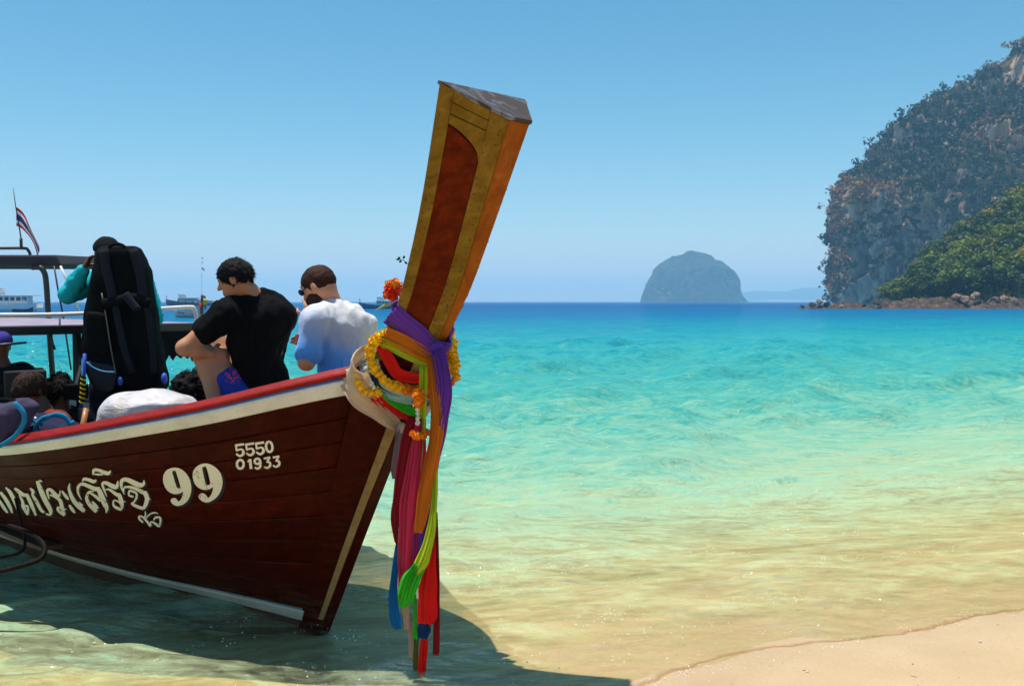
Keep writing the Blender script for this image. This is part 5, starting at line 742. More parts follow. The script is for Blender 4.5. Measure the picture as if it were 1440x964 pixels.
hang([(583, 835, 4.23), (584, 870, 4.23), (584, 897, 4.23)], [5, 6, 8], C_GRN, 'thin green sash end between the pale and red ones', .005, 2, 16)
hang([(586, 885, 4.24), (585, 915, 4.24), (584, 942, 4.24)], [6, 8, 7], C_OLV, 'thin olive sash end dipping towards the water', .005, 2, 17)
# ---- marigold garlands
def flower_mesh(name, seed, mat):
    rg = np.random.default_rng(seed); n = 70; d = rg.normal(size=(n, 3)); d /= np.linalg.norm(d, axis=1, keepdims=True); V = []; F_ = []
    for k in range(n):
        v = Vector(d[k]); a = v.orthogonal().normalized(); a.rotate(Matrix.Rotation(rg.random() * 6.28, 3, v)); b = v.cross(a); r = .55 + .15 * rg.random(); e = .92 + .16 * rg.random(); i = len(V)
        V += [v * r, v * e + a * .28 + b * .05, v * (e + .08), v * e - a * .28 + b * .05]; F_.append((i, i + 1, i + 2, i + 3))
    mb = MB(); mb.blob((0, 0, 0), .74, 8, 6); o = len(V); F_ += [tuple(j + o for j in f) for f in mb.f]; V += [Vector(q) for q in mb.v]
    o = mesh(name, V, F_, mat, None, False); me = o.data; bpy.data.objects.remove(o); return me
M_MAR = mat_plain('marigold_yellow', (.86, .50, .008), .7, .2, .15, 60); M_MARO = mat_plain('marigold_orange', (.80, .24, .006), .7, .2, .15, 60); M_WFL = mat_plain('jasmine_white', (.78, .77, .68), .6, .2, .1, 60)
FL = {c: [flower_mesh('flower', s, m) for s in (1, 2, 3)] for c, m in (('y', M_MAR), ('o', M_MARO), ('w', M_WFL))}
def garland(path, r, spec, label, name='garland', group=None, gap=1.25):
    q = catmull([tuple(p) for p in path], 10); seg = np.linalg.norm(np.diff(q, axis=0), axis=1); s = np.concatenate([[0], np.cumsum(seg)]); n = max(2, int(s[-1] / (r * gap)))
    root = empty(name, label, 'garland', group, tuple(q[0]))
    for i in range(n):
        d = s[-1] * (i + .5) / n; P = Vector([np.interp(d, s, q[:, k]) for k in range(3)]); c = spec(i / n)
        o = new_obj('flower', FL[c][i % 3], root); k = r * random.uniform(.78, 1.25); o.location = P - Vector(q[0]) + Vector([random.uniform(-.12, .12) * r for _ in range(3)]); o.scale = (k, k, k * .8); o.rotation_euler = [random.random() * 6 for _ in range(3)]
    mb = MB(); mb.tube([tuple(Vector(p) - Vector(q[0])) for p in q[::3]], .003, 5); mb.build('thread', M_WFL, root); return root
g1 = [(.745, .09, 1.50), (.762, .214, 1.450), (.742, .244, 1.402), (.742, .240, 1.345), (.756, .205, 1.284), (.770, .162, 1.246), (.792, .100, 1.222), (.818, .040, 1.210), (.84, .0, 1.21), (.83, -.045, 1.22), (.79, -.13, 1.25), (.765, -.19, 1.30), (.752, -.226, 1.37), (.757, -.20, 1.44), (.742, -.08, 1.50), (.735, 0, 1.51)]
garland([W(*q) for q in g1], .024, lambda t: 'o' if .36 < t < .54 else 'y', 'yellow and orange marigold garland looped round the prow')
garland([W(.700, .285, 1.300), W(.702, .282, 1.262), W(.708, .252, 1.216), W(.722, .222, 1.206), W(.738, .185, 1.212)], .021, lambda t: 'y', 'short yellow marigold string lying on the cream sash')
garland([W(.722, .255, 1.325), W(.722, .248, 1.285), W(.728, .232, 1.250), W(.733, .216, 1.226)], .011, lambda t: 'w', 'tiny white flower string between the garland and the cream sash', gap=1.5)
mbp = [at(588, 552, 4.22), at(590, 560, 4.21), at(588, 568, 4.21)]
garland(mbp, .030, lambda t: 'o', 'fat orange marigold tassel head at the front of the prow', gap=.9)
garland([at(587, 572, 4.22), at(587, 585, 4.22), at(588, 597, 4.22)], .010, lambda t: 'w', 'white bead string hanging from the orange tassel', gap=1.6)
garland([at(580, 608, 4.22), at(586, 613, 4.20), at(594, 613, 4.20), at(601, 608, 4.22)], .017, lambda t: 'o', 'orange marigold crescent at the end of the bead string', gap=1.1)
garland([W(.90, -.07, 1.40), W(.885, -.115, 1.35), W(.875, -.13, 1.29), W(.885, -.125, 1.25)], .020, lambda t: 'y', 'yellow marigold string on the seaward side of the prow')
garland([at(627, 536, 4.25), at(632, 538, 4.24), at(638, 536, 4.24), at(638, 530, 4.25)], .016, lambda t: 'o', 'orange marigold bunch sticking out on the seaward side', gap=1.0)
# red silk flower and green sprigs behind the prow
M_SILK = mat_plain('silk_red', (.82, .05, .012), .6, .2, .2, 40); M_SILKO = mat_plain('silk_orange', (.85, .30, .03), .6, .2, .2, 40); M_LF = mat_plain('sprig_leaf', (.03, .16, .02), .5, .3, .2, 20); M_BLADE = mat_plain('grass_blade', (.42, .50, .14), .5, .3, .2, 20); M_DLF = mat_plain('dark_leaf', (.012, .035, .02), .5, .3)
fr = empty('flower_bouquet', 'red and orange silk flowers with green leaves tucked behind the prow', 'flowers', None, tuple(at(556, 425, 4.62)))
fo = at(556, 425, 4.62); fm = {m.name: flower_mesh('petal_head', 9, m) for m in (M_SILK, M_SILKO)}
for x, y, r, m in ((549, 410, .036, M_SILK), (556, 400, .030, M_SILKO), (556, 408, .034, M_SILK), (546, 399, .018, M_SILKO), (544, 416, .017, M_SILKO), (552, 416, .026, M_SILK)):
    o = new_obj('bloom', fm[m.name], fr); o.location = at(x, y, 4.6) - fo; o.scale = (r, r, r); o.rotation_euler = (random.random() * 6, random.random() * 6, 0)
def leaf(mb, a, b, w_):
    a, b = Vector(a), Vector(b); d = b - a; s = d.cross(Vector((.2, 1, .3))).normalized() * w_; n = Vector((0, -.004, .004)); i = len(mb.v)
    mb.v += [tuple(a), tuple(a + d * .35 + s), tuple(a + d * .7 + s * .8), tuple(b), tuple(a + d * .7 - s * .8), tuple(a + d * .35 - s), tuple(a + d * .5 + n)]
    mb.f += [(i + k, i + (k + 1) % 6, i + 6) for k in range(6)]
for a, b, w_, m, nm in (((556, 428), (549, 433), .012, M_LF, 'leaf'), ((556, 424), (550, 419), .010, M_LF, 'leaf'), ((556, 430), (552, 437), .012, M_LF, 'leaf'), ((555, 426), (558, 416), .012, M_LF, 'leaf'), ((552, 424), (526, 437), .006, M_BLADE, 'grass_blade'), ((553, 427), (534, 432), .005, M_BLADE, 'grass_blade')):
    mb = MB(); leaf(mb, at(*a, 4.6) - fo, at(*b, 4.6) - fo, w_); mb.build(nm, m, fr, False)
mb = MB(); mb.tube([at(556, 405, 4.61) - fo, at(557, 425, 4.61) - fo, at(559, 440, 4.60) - fo], .004, 5); mb.build('stem', M_LF, fr)
so_ = at(571, 366, 4.55); sp = empty('leaf_sprig', 'sprig of small dark leaves behind the upper prow', 'sprig', None, tuple(so_))
mb = MB(); mb.tube([at(574, 372, 4.55) - so_, at(568, 366, 4.55) - so_, at(560, 364, 4.55) - so_], .0018, 4); mb.build('stem', M_DLF, sp)
for a, b in (((567, 364), (569, 359)), ((563, 364), (560, 361)), ((565, 366), (561, 369)), ((569, 368), (573, 371)), ((562, 364), (557, 365))):
    mb = MB(); leaf(mb, at(*a, 4.55) - so_, at(*b, 4.55) - so_, .006); mb.build('leaf', M_DLF, sp, False)
A_ = np.array
# ---------------------------------------------------------------- bodies as one smooth surface
class Body:
    def __init__(s, res=.010, k=.025): s.p = []; s.res = res; s.k = k
    def cone(s, a, b, r1, r2, k=None): s.p.append(('c', np.array(a, float), np.array(b, float), r1, r2, k)); return s
    def chain(s, pts, rs, k=None):
        for i in range(len(pts) - 1): s.cone(pts[i], pts[i + 1], rs[i], rs[i + 1], k)
        return s
    def ell(s, c, r, M=None, k=None): s.p.append(('e', np.array(c, float), np.array(r, float), np.array(M if M is not None else np.eye(3), float), 0, k)); return s
    def mesh(s, name, mat, parent, disp=None, cut=None, origin=(0, 0, 0)):
        lo = np.full(3, 1e9); hi = -lo; bb = []
        for q in s.p:
            if q[0] == 'c': m = max(q[3], q[4]); a = np.minimum(q[1], q[2]) - m; b = np.maximum(q[1], q[2]) + m
            else: m = q[2].max(); a = q[1] - m; b = q[1] + m
            bb.append((a, b)); lo = np.minimum(lo, a); hi = np.maximum(hi, b)
        r = s.res; lo -= 4 * r + .02; hi += 4 * r + .02; n = np.ceil((hi - lo) / r).astype(int) + 1; D = np.full(n, 1.0)
        for q, (a, b) in zip(s.p, bb):
            mg = .07; i0 = np.maximum(((a - mg - lo) / r).astype(int), 0); i1 = np.minimum(np.ceil((b + mg - lo) / r).astype(int) + 1, n)
            g = np.meshgrid(*[lo[d] + r * np.arange(i0[d], i1[d]) for d in range(3)], indexing='ij'); P = np.stack(g, -1)
            if q[0] == 'c':
                ba = q[2] - q[1]; h = np.clip(((P - q[1]) @ ba) / max(ba @ ba, 1e-9), 0, 1); d = np.linalg.norm(P - q[1] - h[..., None] * ba, axis=-1) - (q[3] + (q[4] - q[3]) * h)
            else:
                z = (P - q[1]) @ q[3]; k0 = np.linalg.norm(z / q[2], axis=-1); k1 = np.linalg.norm(z / q[2] ** 2, axis=-1); d = k0 * (k0 - 1) / (k1 + 1e-9)
            sl = tuple(slice(i0[d_], i1[d_]) for d_ in range(3)); k = q[5] or s.k; o = D[sl]; h = np.maximum(k - np.abs(o - d), 0) / k; D[sl] = np.minimum(o, d) - h * h * k * .25
        if disp is not None or cut is not None:
            g = np.meshgrid(*[lo[d] + r * np.arange(n[d]) for d in range(3)], indexing='ij'); P = np.stack(g, -1)
            if disp is not None: m = np.abs(D) < .05; D[m] += disp(P[m])
            if cut is not None: D = np.maximum(D, cut(P))
        return mesh(name, *nets(D, lo, r, origin), mat, parent)
def nets(D, lo, r, origin):
    """surface nets"""
    S = D < 0; c = np.stack([S[i:S.shape[0] - 1 + i, j:S.shape[1] - 1 + j, k:S.shape[2] - 1 + k] for i in (0, 1) for j in (0, 1) for k in (0, 1)], 0); sm = c.sum(0); act = (sm > 0) & (sm < 8)
    idx = np.argwhere(act); num = -np.ones(act.shape, np.int64); num[act] = np.arange(len(idx)); acc = np.zeros((len(idx), 3)); cnt = np.zeros(len(idx))
    cor = [(i, j, k) for i in (0, 1) for j in (0, 1) for k in (0, 1)]
    for a in range(8):
        for b in range(a + 1, 8):
            A, B_ = np.array(cor[a]), np.array(cor[b])
            if np.abs(A - B_).sum() != 1: continue
            va = D[tuple((idx + A).T)]; vb = D[tuple((idx + B_).T)]; m = (va < 0) != (vb < 0); t = np.where(m, va / (va - vb + 1e-12), 0)[:, None]
            acc += np.where(m[:, None], A + (B_ - A) * t, 0); cnt += m
    V = lo + r * (idx + acc / cnt[:, None]) - np.array(origin); F_ = []
    for ax in range(3):
        o1, o2 = [q for q in range(3) if q != ax]; sl0 = [slice(None)] * 3; sl1 = [slice(None)] * 3; sl0[ax] = slice(0, -1); sl1[ax] = slice(1, None)
        ch = S[tuple(sl0)] != S[tuple(sl1)]; e = np.argwhere(ch); e = e[(e[:, o1] > 0) & (e[:, o2] > 0) & (e[:, o1] < S.shape[o1] - 1) & (e[:, o2] < S.shape[o2] - 1)]
        q = []
        for d1, d2 in ((-1, -1), (0, -1), (0, 0), (-1, 0)): w_ = e.copy(); w_[:, o1] += d1; w_[:, o2] += d2; q.append(num[tuple(w_.T)])
        q = np.stack(q, 1); fl = S[tuple(e.T)] ^ (ax == 1); q[~fl] = q[~fl][:, ::-1]; q = q[(q >= 0).all(1)]; F_.append(q)
    return V, np.concatenate(F_)
def frame(fwd, up=(0, 0, 1)):
    f = Vector(fwd).normalized(); u = Vector(up); s = u.cross(f).normalized(); u = f.cross(s); return np.array([[f.x, s.x, u.x], [f.y, s.y, u.y], [f.z, s.z, u.z]])   # columns forward, left, up
def head(B, c, M, sc_=1.0, ears=True):
    c = np.array(c, float); f, s, u = M[:, 0], M[:, 1], M[:, 2]; q = sc_
    B.ell(c + u * .018 * q, (.098 * q, .077 * q, .092 * q), M, .03); B.ell(c + f * .026 * q - u * .055 * q, (.066 * q, .057 * q, .062 * q), M, .03); B.ell(c + f * .062 * q - u * .095 * q, (.024 * q, .028 * q, .020 * q), M, .02)
    B.cone(c + f * .090 * q + u * .012 * q, c + f * .112 * q - u * .026 * q, .009 * q, .014 * q, .012); B.ell(c + f * .084 * q + u * .030 * q, (.016 * q, .05 * q, .010 * q), M, .012)
    B.ell(c + f * .086 * q - u * .060 * q, (.012 * q, .024 * q, .008 * q), M, .008); B.ell(c + f * .086 * q - u * .073 * q, (.012 * q, .022 * q, .008 * q), M, .008)
    for e in (-1, 1):
        if ears: B.ell(c + s * e * .078 * q - f * .012 * q - u * .012 * q, (.020 * q, .009 * q, .032 * q), M, .008)
def hand(B, wrist, d, n, curl=.5, q=1.0):
    """palm and five fingers: d towards the fingers, n the palm's facing"""
    w_ = Vector(wrist); d = Vector(d).normalized(); n = Vector(n); n = (n - d * n.dot(d)).normalized(); s = d.cross(n)
    M = np.array([[d.x, s.x, n.x], [d.y, s.y, n.y], [d.z, s.z, n.z]]); B.ell(w_ + d * .048 * q, (.050 * q, .040 * q, .017 * q), M, .012)
    for k, (o, l) in enumerate(((-.030, .060), (-.010, .074), (.010, .078), (.029, .070))):
        a = w_ + d * .085 * q + s * o * q; c1 = (d * math.cos(curl * .7) + n * math.sin(curl * .7)); c2 = (d * math.cos(curl * 1.6) + n * math.sin(curl * 1.6)); b = a + c1 * l * .5 * q; e = b + c2 * l * .55 * q
        B.chain([a, b, e], [.0092 * q, .0085 * q, .0070 * q], .005)
    a = w_ + d * .03 * q + s * .036 * q; b = a + (d * .6 + s * .7 + n * .4).normalized() * .036 * q; B.chain([a, b, b + (d * .8 + n * .7).normalized() * .028 * q], [.012 * q, .010 * q, .008 * q], .006)
def hair(name, c, M, mat, parent, origin, q=1.0, tilt=.65, low=-.035, grow=1.09, rough=.006, fq=90, res=.007, ll=1.0):
    B = Body(res, .02); c = np.array(c, float); f, s, u = M[:, 0], M[:, 1], M[:, 2]; B.ell(c + u * .020 * q - f * .004, (.100 * q * grow, .080 * q * grow, .093 * q * grow), M)
    n = u * .75 - f * tilt; n /= np.linalg.norm(n)
    o = B.mesh(name, mat, parent, lambda P: rough * fbm(P * fq, 3, 5), lambda P: -((P - c) @ n - low * q) + .008 * vnoise(P * 60, 3), origin)
    me = o.data; V = [tuple(x.co) for x in me.vertices]; Nn = [Vector(x.normal) for x in me.vertices]; F_ = [tuple(p.vertices) for p in me.polygons]; rn = random.Random(len(V)); cc = Vector(c - A_(origin)); fl = Vector(-f * .5 - u * .6)
    for _ in range(2600):                                   # single locks that break up the outline
        i = rn.randrange(len(Nn)); nv = Nn[i]; p = Vector(V[i])
        d = fl + Vector((rn.uniform(-.5, .5), rn.uniform(-.5, .5), rn.uniform(-.4, .4))) + nv * .1; d = (d - nv * d.dot(nv) * .8).normalized() + nv * rn.uniform(.15, .55 + 22 * rough); w_ = nv.cross(d).normalized() * rn.uniform(.0012, .0026); l = rn.uniform(.012, .026) * (1 + 22 * rough) * ll
        b = len(V); p = p - nv * .003; V += [tuple(p - w_), tuple(p + w_), tuple(p + d * l * .6 + w_ * .7), tuple(p + d * l + nv * -.004)]; F_.append((b, b + 1, b + 2, b + 3))
    bpy.data.objects.remove(o); return mesh(name, V, F_, mat, parent)
def skin(name, c):
    t = NT(name); v = t.coord(); n = t.noise(v, 20, 4); col = t.mix(n, [q * .85 for q in c], [q * 1.12 for q in c])
    p = t.principled(col, .48, .4, 0, t.bump(t.noise(v, 140, 3), .12, .003)); p.inputs['Subsurface Weight'].default_value = .08; p.inputs['Subsurface Radius'].default_value = (.012, .005, .003); return t.done(p)
M_SK1 = skin('skin_tanned', (.46, .20, .10)); M_SK2 = skin('skin_fair', (.55, .25, .15)); M_SK3 = skin('skin_brown', (.12, .045, .025))
def hair_mat(name, c): return mat_plain(name, c, .7, .15, .4, 60, .4)
M_HB = hair_mat('hair_black', (.005, .004, .004)); M_HBR = hair_mat('hair_brown', (.036, .011, .006)); M_BEARD = hair_mat('beard_dark', (.030, .014, .010))
def wrinkle(sc_=(7, 7, 3), a=.006, seed=2, rot=0.0):
    return lambda P: a * np.abs(fbm(P * np.array(sc_) * 2.0, 3, seed)) - a * .4
M_BLK = mat_cloth('tshirt_black', (.005, .005, .006), 24, .85, .15, 0)
def T(x, y, Yd): return A_(at(x, y, Yd))
# --- man in the black T-shirt, knees drawn up
o0 = T(355, 590, 5.92); root = empty('person', 'man in black T-shirt and blue shorts sitting with knees drawn up', 'person', None, tuple(o0))
fw = A_([-.72, .66, 0.0]); fw /= np.linalg.norm(fw); Mt = frame(fw, (-.10, 0, 1)); hc = T(331, 392, 5.84); Mh = frame((-.93, .10, -.30), (-.16, .02, 1))
B = Body(.0095, .03); head(B, hc, Mh, 1.0); B.chain([hc - Mh[:, 2] * .05 - Mh[:, 0] * .03, T(352, 414, 5.89), T(362, 432, 5.92)], [.056, .060, .075])
B.ell(T(362, 478, 5.93), (.105, .175, .21), Mt, .06); B.ell(T(364, 545, 5.95), (.115, .160, .18), Mt, .06)
sL, eL, wL = T(318, 441, 5.76), T(259, 489, 5.68), T(296, 497, 5.74); B.chain([sL, (sL + eL) / 2, eL], [.062, .052, .042]); B.chain([eL, (eL + wL) / 2, wL], [.043, .040, .028]); hand(B, wL, (.7, .5, -.05), (.3, .8, -.2), .9)
sR, eR, wR = T(388, 446, 6.04), T(338, 492, 6.22), T(300, 499, 5.98); B.chain([sR, eR, wR], [.060, .044, .028]); hand(B, wR, (-.7, -.6, -.1), (-.2, -.8, 0), .9)
hL, kL, aL = T(338, 562, 5.84), T(280, 487, 5.80), T(304, 577, 5.70); B.chain([hL, (hL + kL) / 2, kL], [.088, .078, .058]); B.chain([kL, kL * .62 + aL * .38 + A_([.012, .02, 0]), aL], [.056, .056, .036]); B.chain([aL, aL + A_([-.05, -.02, -.045]), aL + A_([-.13, -.03, -.052])], [.036, .036, .024])
hR, kR, aR = T(372, 566, 6.04), T(306, 482, 6.10), T(322, 575, 5.96); B.chain([hR, (hR + kR) / 2, kR], [.088, .078, .058]); B.chain([kR, kR * .62 + aR * .38, aR], [.056, .056, .036]); B.chain([aR, aR + A_([-.05, .02, -.045]), aR + A_([-.13, .02, -.05])], [.036, .036, .024])
B.mesh('body', M_SK1, root, origin=o0)
hair('hair', hc, Mh, M_HB, root, o0, 1.0, .85, -.040, 1.08, .006, 70)
S = Body(.0105, .05); S.ell(T(362, 474, 5.93), (.125, .196, .215), Mt, .07); S.ell(T(366, 540, 5.95), (.135, .186, .19), Mt, .07); S.ell(T(374, 452, 5.90), (.10, .16, .11), Mt, .06); S.cone(T(345, 428, 5.86), T(318, 441, 5.76), .072, .080); S.chain([sL, sL * .5 + eL * .5], [.082, .074]); S.chain([sR, sR * .55 + eR * .45], [.080, .074]); S.cone(T(372, 428, 5.95), sR, .080, .072); S.ell(T(378, 446, 5.95), (.11, .17, .10), Mt, .08); S.cone(T(360, 416, 5.92), T(384, 428, 6.0), .052, .06)
S.mesh('shirt', M_BLK, root, wrinkle((6, 6, 3.5), .020, 5), lambda P: -(P[..., 2] - (o0[2] + .105)), origin=o0)
def short_mat():
    t = NT('shorts_blue'); v = t.coord(); c = T(326, 530, 5.78) - o0
    vm = t.n('ShaderNodeVectorMath', operation='DISTANCE'); t.l(v, vm.inputs[0]); vm.inputs[1].default_value = tuple(c)
    vo = t.n('ShaderNodeTexVoronoi'); vo.inputs['Scale'].default_value = 55; t.l(v, vo.inputs['Vector'])
    m = t.math('MULTIPLY', t.ramp(vm.outputs['Value'], [(.045, 1), (.06, 0)]), t.ramp(vo.outputs['Distance'], [(.35, 1), (.5, 0)]))
    col = t.mix(m, t.mix(t.noise(v, 8, 4), (.010, .030, .26), (.018, .055, .40)), (.80, .05, .09)); return t.done(t.principled(col, .75, .2, 0, t.bump(t.noise(v, 22, 4), .4, .012)))
S = Body(.0105, .05); S.ell(T(360, 568, 5.95), (.145, .185, .125), Mt, .06); S.chain([hL, hL * .64 + kL * .36], [.108, .100]); S.chain([hR, hR * .6 + kR * .4], [.108, .098])
S.mesh('shorts', short_mat(), root, wrinkle(a=.009, seed=8), origin=o0)
def face_bits(root, c, M, o0, brow, lens=False):
    f, s, u = M[:, 0], M[:, 1], M[:, 2]; me = mat_plain('eye_dark', (.015, .01, .008), .2, .5) if 'eye_dark' not in bpy.data.materials else bpy.data.materials['eye_dark']
    for e in (-1, 1):
        mb = MB(); mb.blob(tuple(c + f * .084 + s * e * .031 + u * .012 - o0), (.010, .012, .007), 8, 6); mb.build('eye', me, root)
        mb = MB(); mb.tube([tuple(c + f * .092 + s * e * .014 + u * .033 - o0), tuple(c + f * .092 + s * e * .032 + u * .037 - o0), tuple(c + f * .080 + s * e * .052 + u * .030 - o0)], [.005, .005, .003], 6); mb.build('eyebrow', brow, root)
face_bits(root, hc, Mh, o0, M_HB)
# --- man in the white and blue T-shirt
o0 = T(478, 590, 5.5); root = empty('person', 'bearded man with glasses in white T-shirt fading to blue', 'person', None, tuple(o0))
fw = A_([-.74, .62, 0.0]); fw /= np.linalg.norm(fw); Mt = frame(fw, (-.14, .02, 1)); hc = T(449, 402, 5.5); Mh = frame((-.84, .36, -.42), (-.30, .1, 1))
B = Body(.0095, .03); head(B, hc, Mh, 1.0); B.chain([hc - Mh[:, 2] * .05 - Mh[:, 0] * .035, T(463, 424, 5.53), T(472, 440, 5.56)], [.055, .058, .062])
B.ell(T(480, 484, 5.54), (.085, .145, .17), Mt, .06); B.ell(T(482, 545, 5.54), (.10, .145, .17), Mt, .06)
sL, eL, wL = T(444, 452, 5.36), T(431, 509, 5.32), T(434, 452, 5.58); B.chain([sL, (sL + eL) / 2, eL], [.058, .050, .041]); B.chain([eL, (eL + wL) / 2, wL], [.042, .038, .028]); hand(B, wL, (.05, .1, 1), (-.3, .6, .1), .8)
sR, eR, wR = T(510, 458, 5.70), T(478, 520, 5.86), T(440, 490, 5.80); B.chain([sR, eR, wR], [.056, .042, .028]); hand(B, wR, (-.7, -.2, .5), (-.2, -.8, 0), .7)
hL, kL, aL = T(458, 575, 5.40), T(408, 565, 5.72), T(415, 610, 5.86); B.chain([hL, kL, aL], [.088, .062, .04]); hR, kR, aR = T(495, 575, 5.64), T(440, 560, 5.98), T(440, 606, 6.1); B.chain([hR, kR, aR], [.088, .062, .04]); B.cone(aL, aL + A_([-.13, .05, -.02]), .036, .025); B.cone(aR, aR + A_([-.13, .05, -.02]), .036, .025)
B.mesh('body', M_SK2, root, origin=o0)
hair('hair', hc, Mh, M_HBR, root, o0, 1.0, .60, -.022, 1.035, .003, ll=.38)
f, s, u = Mh[:, 0], Mh[:, 1], Mh[:, 2]; Bd = Body(.006, .02); Bd.ell(hc + f * .030 - u * .062, (.079, .071, .070), Mh); Bd.ell(hc + f * .066 - u * .104, (.032, .038, .028), Mh)
Bd.mesh('beard', M_BEARD, root, lambda P: .004 * fbm(P * 100, 2, 5), lambda P: np.maximum(((P - hc) @ u + .016 + .35 * np.maximum((P - hc) @ f - .02, 0)), -((P - hc) @ f) - .022) + .006 * vnoise(P * 70, 3), origin=o0)
face_bits(root, hc, Mh, o0, M_HBR)
M_FR = mat_plain('glasses_frame', (.01, .01, .012), .3, .5)
gl = MB()
for e in (-1, 1):
    cc = hc + f * .104 + s * e * .032 + u * .008 - o0
    gl.tube([tuple(cc + s * math.cos(a) * .023 + u * math.sin(a) * .017) for a in np.linspace(0, 6.283, 15)], .0024, 6); gl.tube([tuple(cc + s * e * .023), tuple(hc + s * e * .080 - f * .01 + u * .006 - o0)], .003, 6)
go = gl.build('glasses', M_FR, root)
t = NT('dark_lens'); lm = t.done(t.principled((.02, .04, .07), .08, .6))
for e in (-1, 1):
    cc = hc + f * .104 + s * e * .032 + u * .008 - o0; mb = MB(); mb.prism([tuple(cc + s * math.cos(a) * .022 + u * math.sin(a) * .016 + f * .001) for a in np.linspace(0, 6.283, 17)[:-1]], [tuple(cc + s * math.cos(a) * .022 + u * math.sin(a) * .016 - f * .001) for a in np.linspace(0, 6.283, 17)[:-1]]); mb.build('lens', lm, go, False)
def fade_mat():
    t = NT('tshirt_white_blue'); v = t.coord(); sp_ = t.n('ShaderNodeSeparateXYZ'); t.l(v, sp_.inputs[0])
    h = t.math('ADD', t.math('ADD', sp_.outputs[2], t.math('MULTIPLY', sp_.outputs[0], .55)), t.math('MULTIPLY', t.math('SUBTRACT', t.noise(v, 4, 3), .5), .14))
    col = t.ramp(h, [(.20, (.04, .24, .80)), (.36, (.13, .36, .80)), (.48, (.38, .45, .66)), (.60, (.56, .55, .57))])  # whiter at the upper right, bluer towards the hem and left
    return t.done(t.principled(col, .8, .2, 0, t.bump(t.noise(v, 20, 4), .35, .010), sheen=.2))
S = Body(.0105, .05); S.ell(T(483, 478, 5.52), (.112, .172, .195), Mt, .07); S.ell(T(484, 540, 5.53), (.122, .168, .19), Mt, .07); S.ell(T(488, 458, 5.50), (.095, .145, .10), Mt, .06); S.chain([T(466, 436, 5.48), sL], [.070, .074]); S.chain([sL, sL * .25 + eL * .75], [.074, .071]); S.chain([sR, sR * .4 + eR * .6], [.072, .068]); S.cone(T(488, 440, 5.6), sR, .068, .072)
S.mesh('shirt', fade_mat(), root, wrinkle((6, 6, 2.2), .022, 4), lambda P: -(P[..., 2] - (o0[2] + .05)), origin=o0)
S = Body(.0105, .05); S.ell(T(480, 575, 5.53), (.14, .18, .10), Mt, .06); S.chain([hL, hL * .2 + kL * .8], [.105, .088]); S.chain([hR, hR * .2 + kR * .8], [.105, .088])
S.mesh('shorts', mat_cloth('shorts_stone', (.42, .38, .32), 24, .85, .1, 0), root, wrinkle(a=.008, seed=9), origin=o0)
# --- standing person with the big pack: cap, turquoise sleeves
o0 = A_([*T(170, 590, 7.15)[:2], .19]); root = empty('person', 'standing person in black cap and turquoise sleeves behind the tall backpack', 'person', None, tuple(o0))
Mt = frame((-.5, .85, 0)); hc = T(150, 356, 7.18); Mh = frame((-.55, .83, -.05))
B = Body(.012, .03); head(B, hc, Mh, 1.0); B.chain([hc - Mh[:, 2] * .06 - Mh[:, 0] * .02, T(160, 385, 7.2), T(165, 400, 7.2)], [.056, .06, .08]); B.ell(T(166, 440, 7.22), (.11, .18, .26), Mt, .06); B.ell(T(168, 520, 7.22), (.12, .165, .2), Mt, .06)
sL, eL, wL = T(128, 398, 7.14), T(96, 414, 6.98), T(118, 378, 6.92); B.chain([sL, eL, wL], [.058, .042, .028]); hand(B, wL, (.35, .2, .8), (.8, .2, 0), .9)
sR, eR, wR = T(202, 402, 7.28), T(216, 446, 7.12), T(196, 372, 7.02); B.chain([sR, eR, wR], [.058, .042, .028]); hand(B, wR, (-.2, .2, .9), (-.8, .2, 0), .9)
for hx, kx in ((148, 146), (188, 190)):
    a = T(hx, 540, 7.22); k_ = A_([T(kx, 540, 7.16)[0], 7.16, .66]); g = A_([k_[0], 7.22, .26]); B.chain([a, k_, g], [.095, .065, .042]); B.chain([g, g + A_([0, 0, -.04]), g + A_([-.07, .12, -.045])], [.042, .036, .026])
B.mesh('body', M_SK3, root, origin=o0)
S = Body(.012, .05); S.ell(T(166, 440, 7.22), (.13, .20, .27), Mt, .07); S.ell(T(168, 505, 7.22), (.135, .185, .2), Mt, .07); S.mesh('shirt', M_BLK, root, wrinkle(), origin=o0)
M_TQ = mat_cloth('sleeve_turquoise', (.012, .36, .42), 20, .8, .2, 0)
for n_, q in (('sleeve', (sL, eL, wL)), ('sleeve', (sR, eR, wR))):
    S = Body(.010, .03); S.chain([q[0], (q[0] + q[1]) / 2, q[1]], [.080, .072, .062]); S.chain([q[1], (q[1] + q[2]) / 2, q[2] * .92 + q[1] * .08], [.060, .055, .044]); S.mesh(n_, M_TQ, root, wrinkle((12, 12, 12), .010, 6), origin=o0)
S = Body(.012, .05); S.ell(T(168, 545, 7.22), (.135, .185, .13), Mt, .06)
for hx, kx in ((148, 146), (188, 190)): S.chain([T(hx, 545, 7.22), A_([T(kx, 540, 7.16)[0], 7.16, .60])], [.112, .095])
S.mesh('trousers', mat_cloth('trousers_dark', (.012, .014, .022), 20, .85, .1, 0), root, wrinkle(), origin=o0)
S = Body(.007, .02); S.ell(hc + A_([0, 0, .030]), (.112, .092, .092), Mh); S.mesh('cap', mat_cloth('cap_black', (.010, .011, .012), 40, .9, .1, 0), root, lambda P: .003 * fbm(P * 40, 2, 1), lambda P: -((P - hc) @ (Mh[:, 2] * .9 - Mh[:, 0] * .25) - .012), o0)
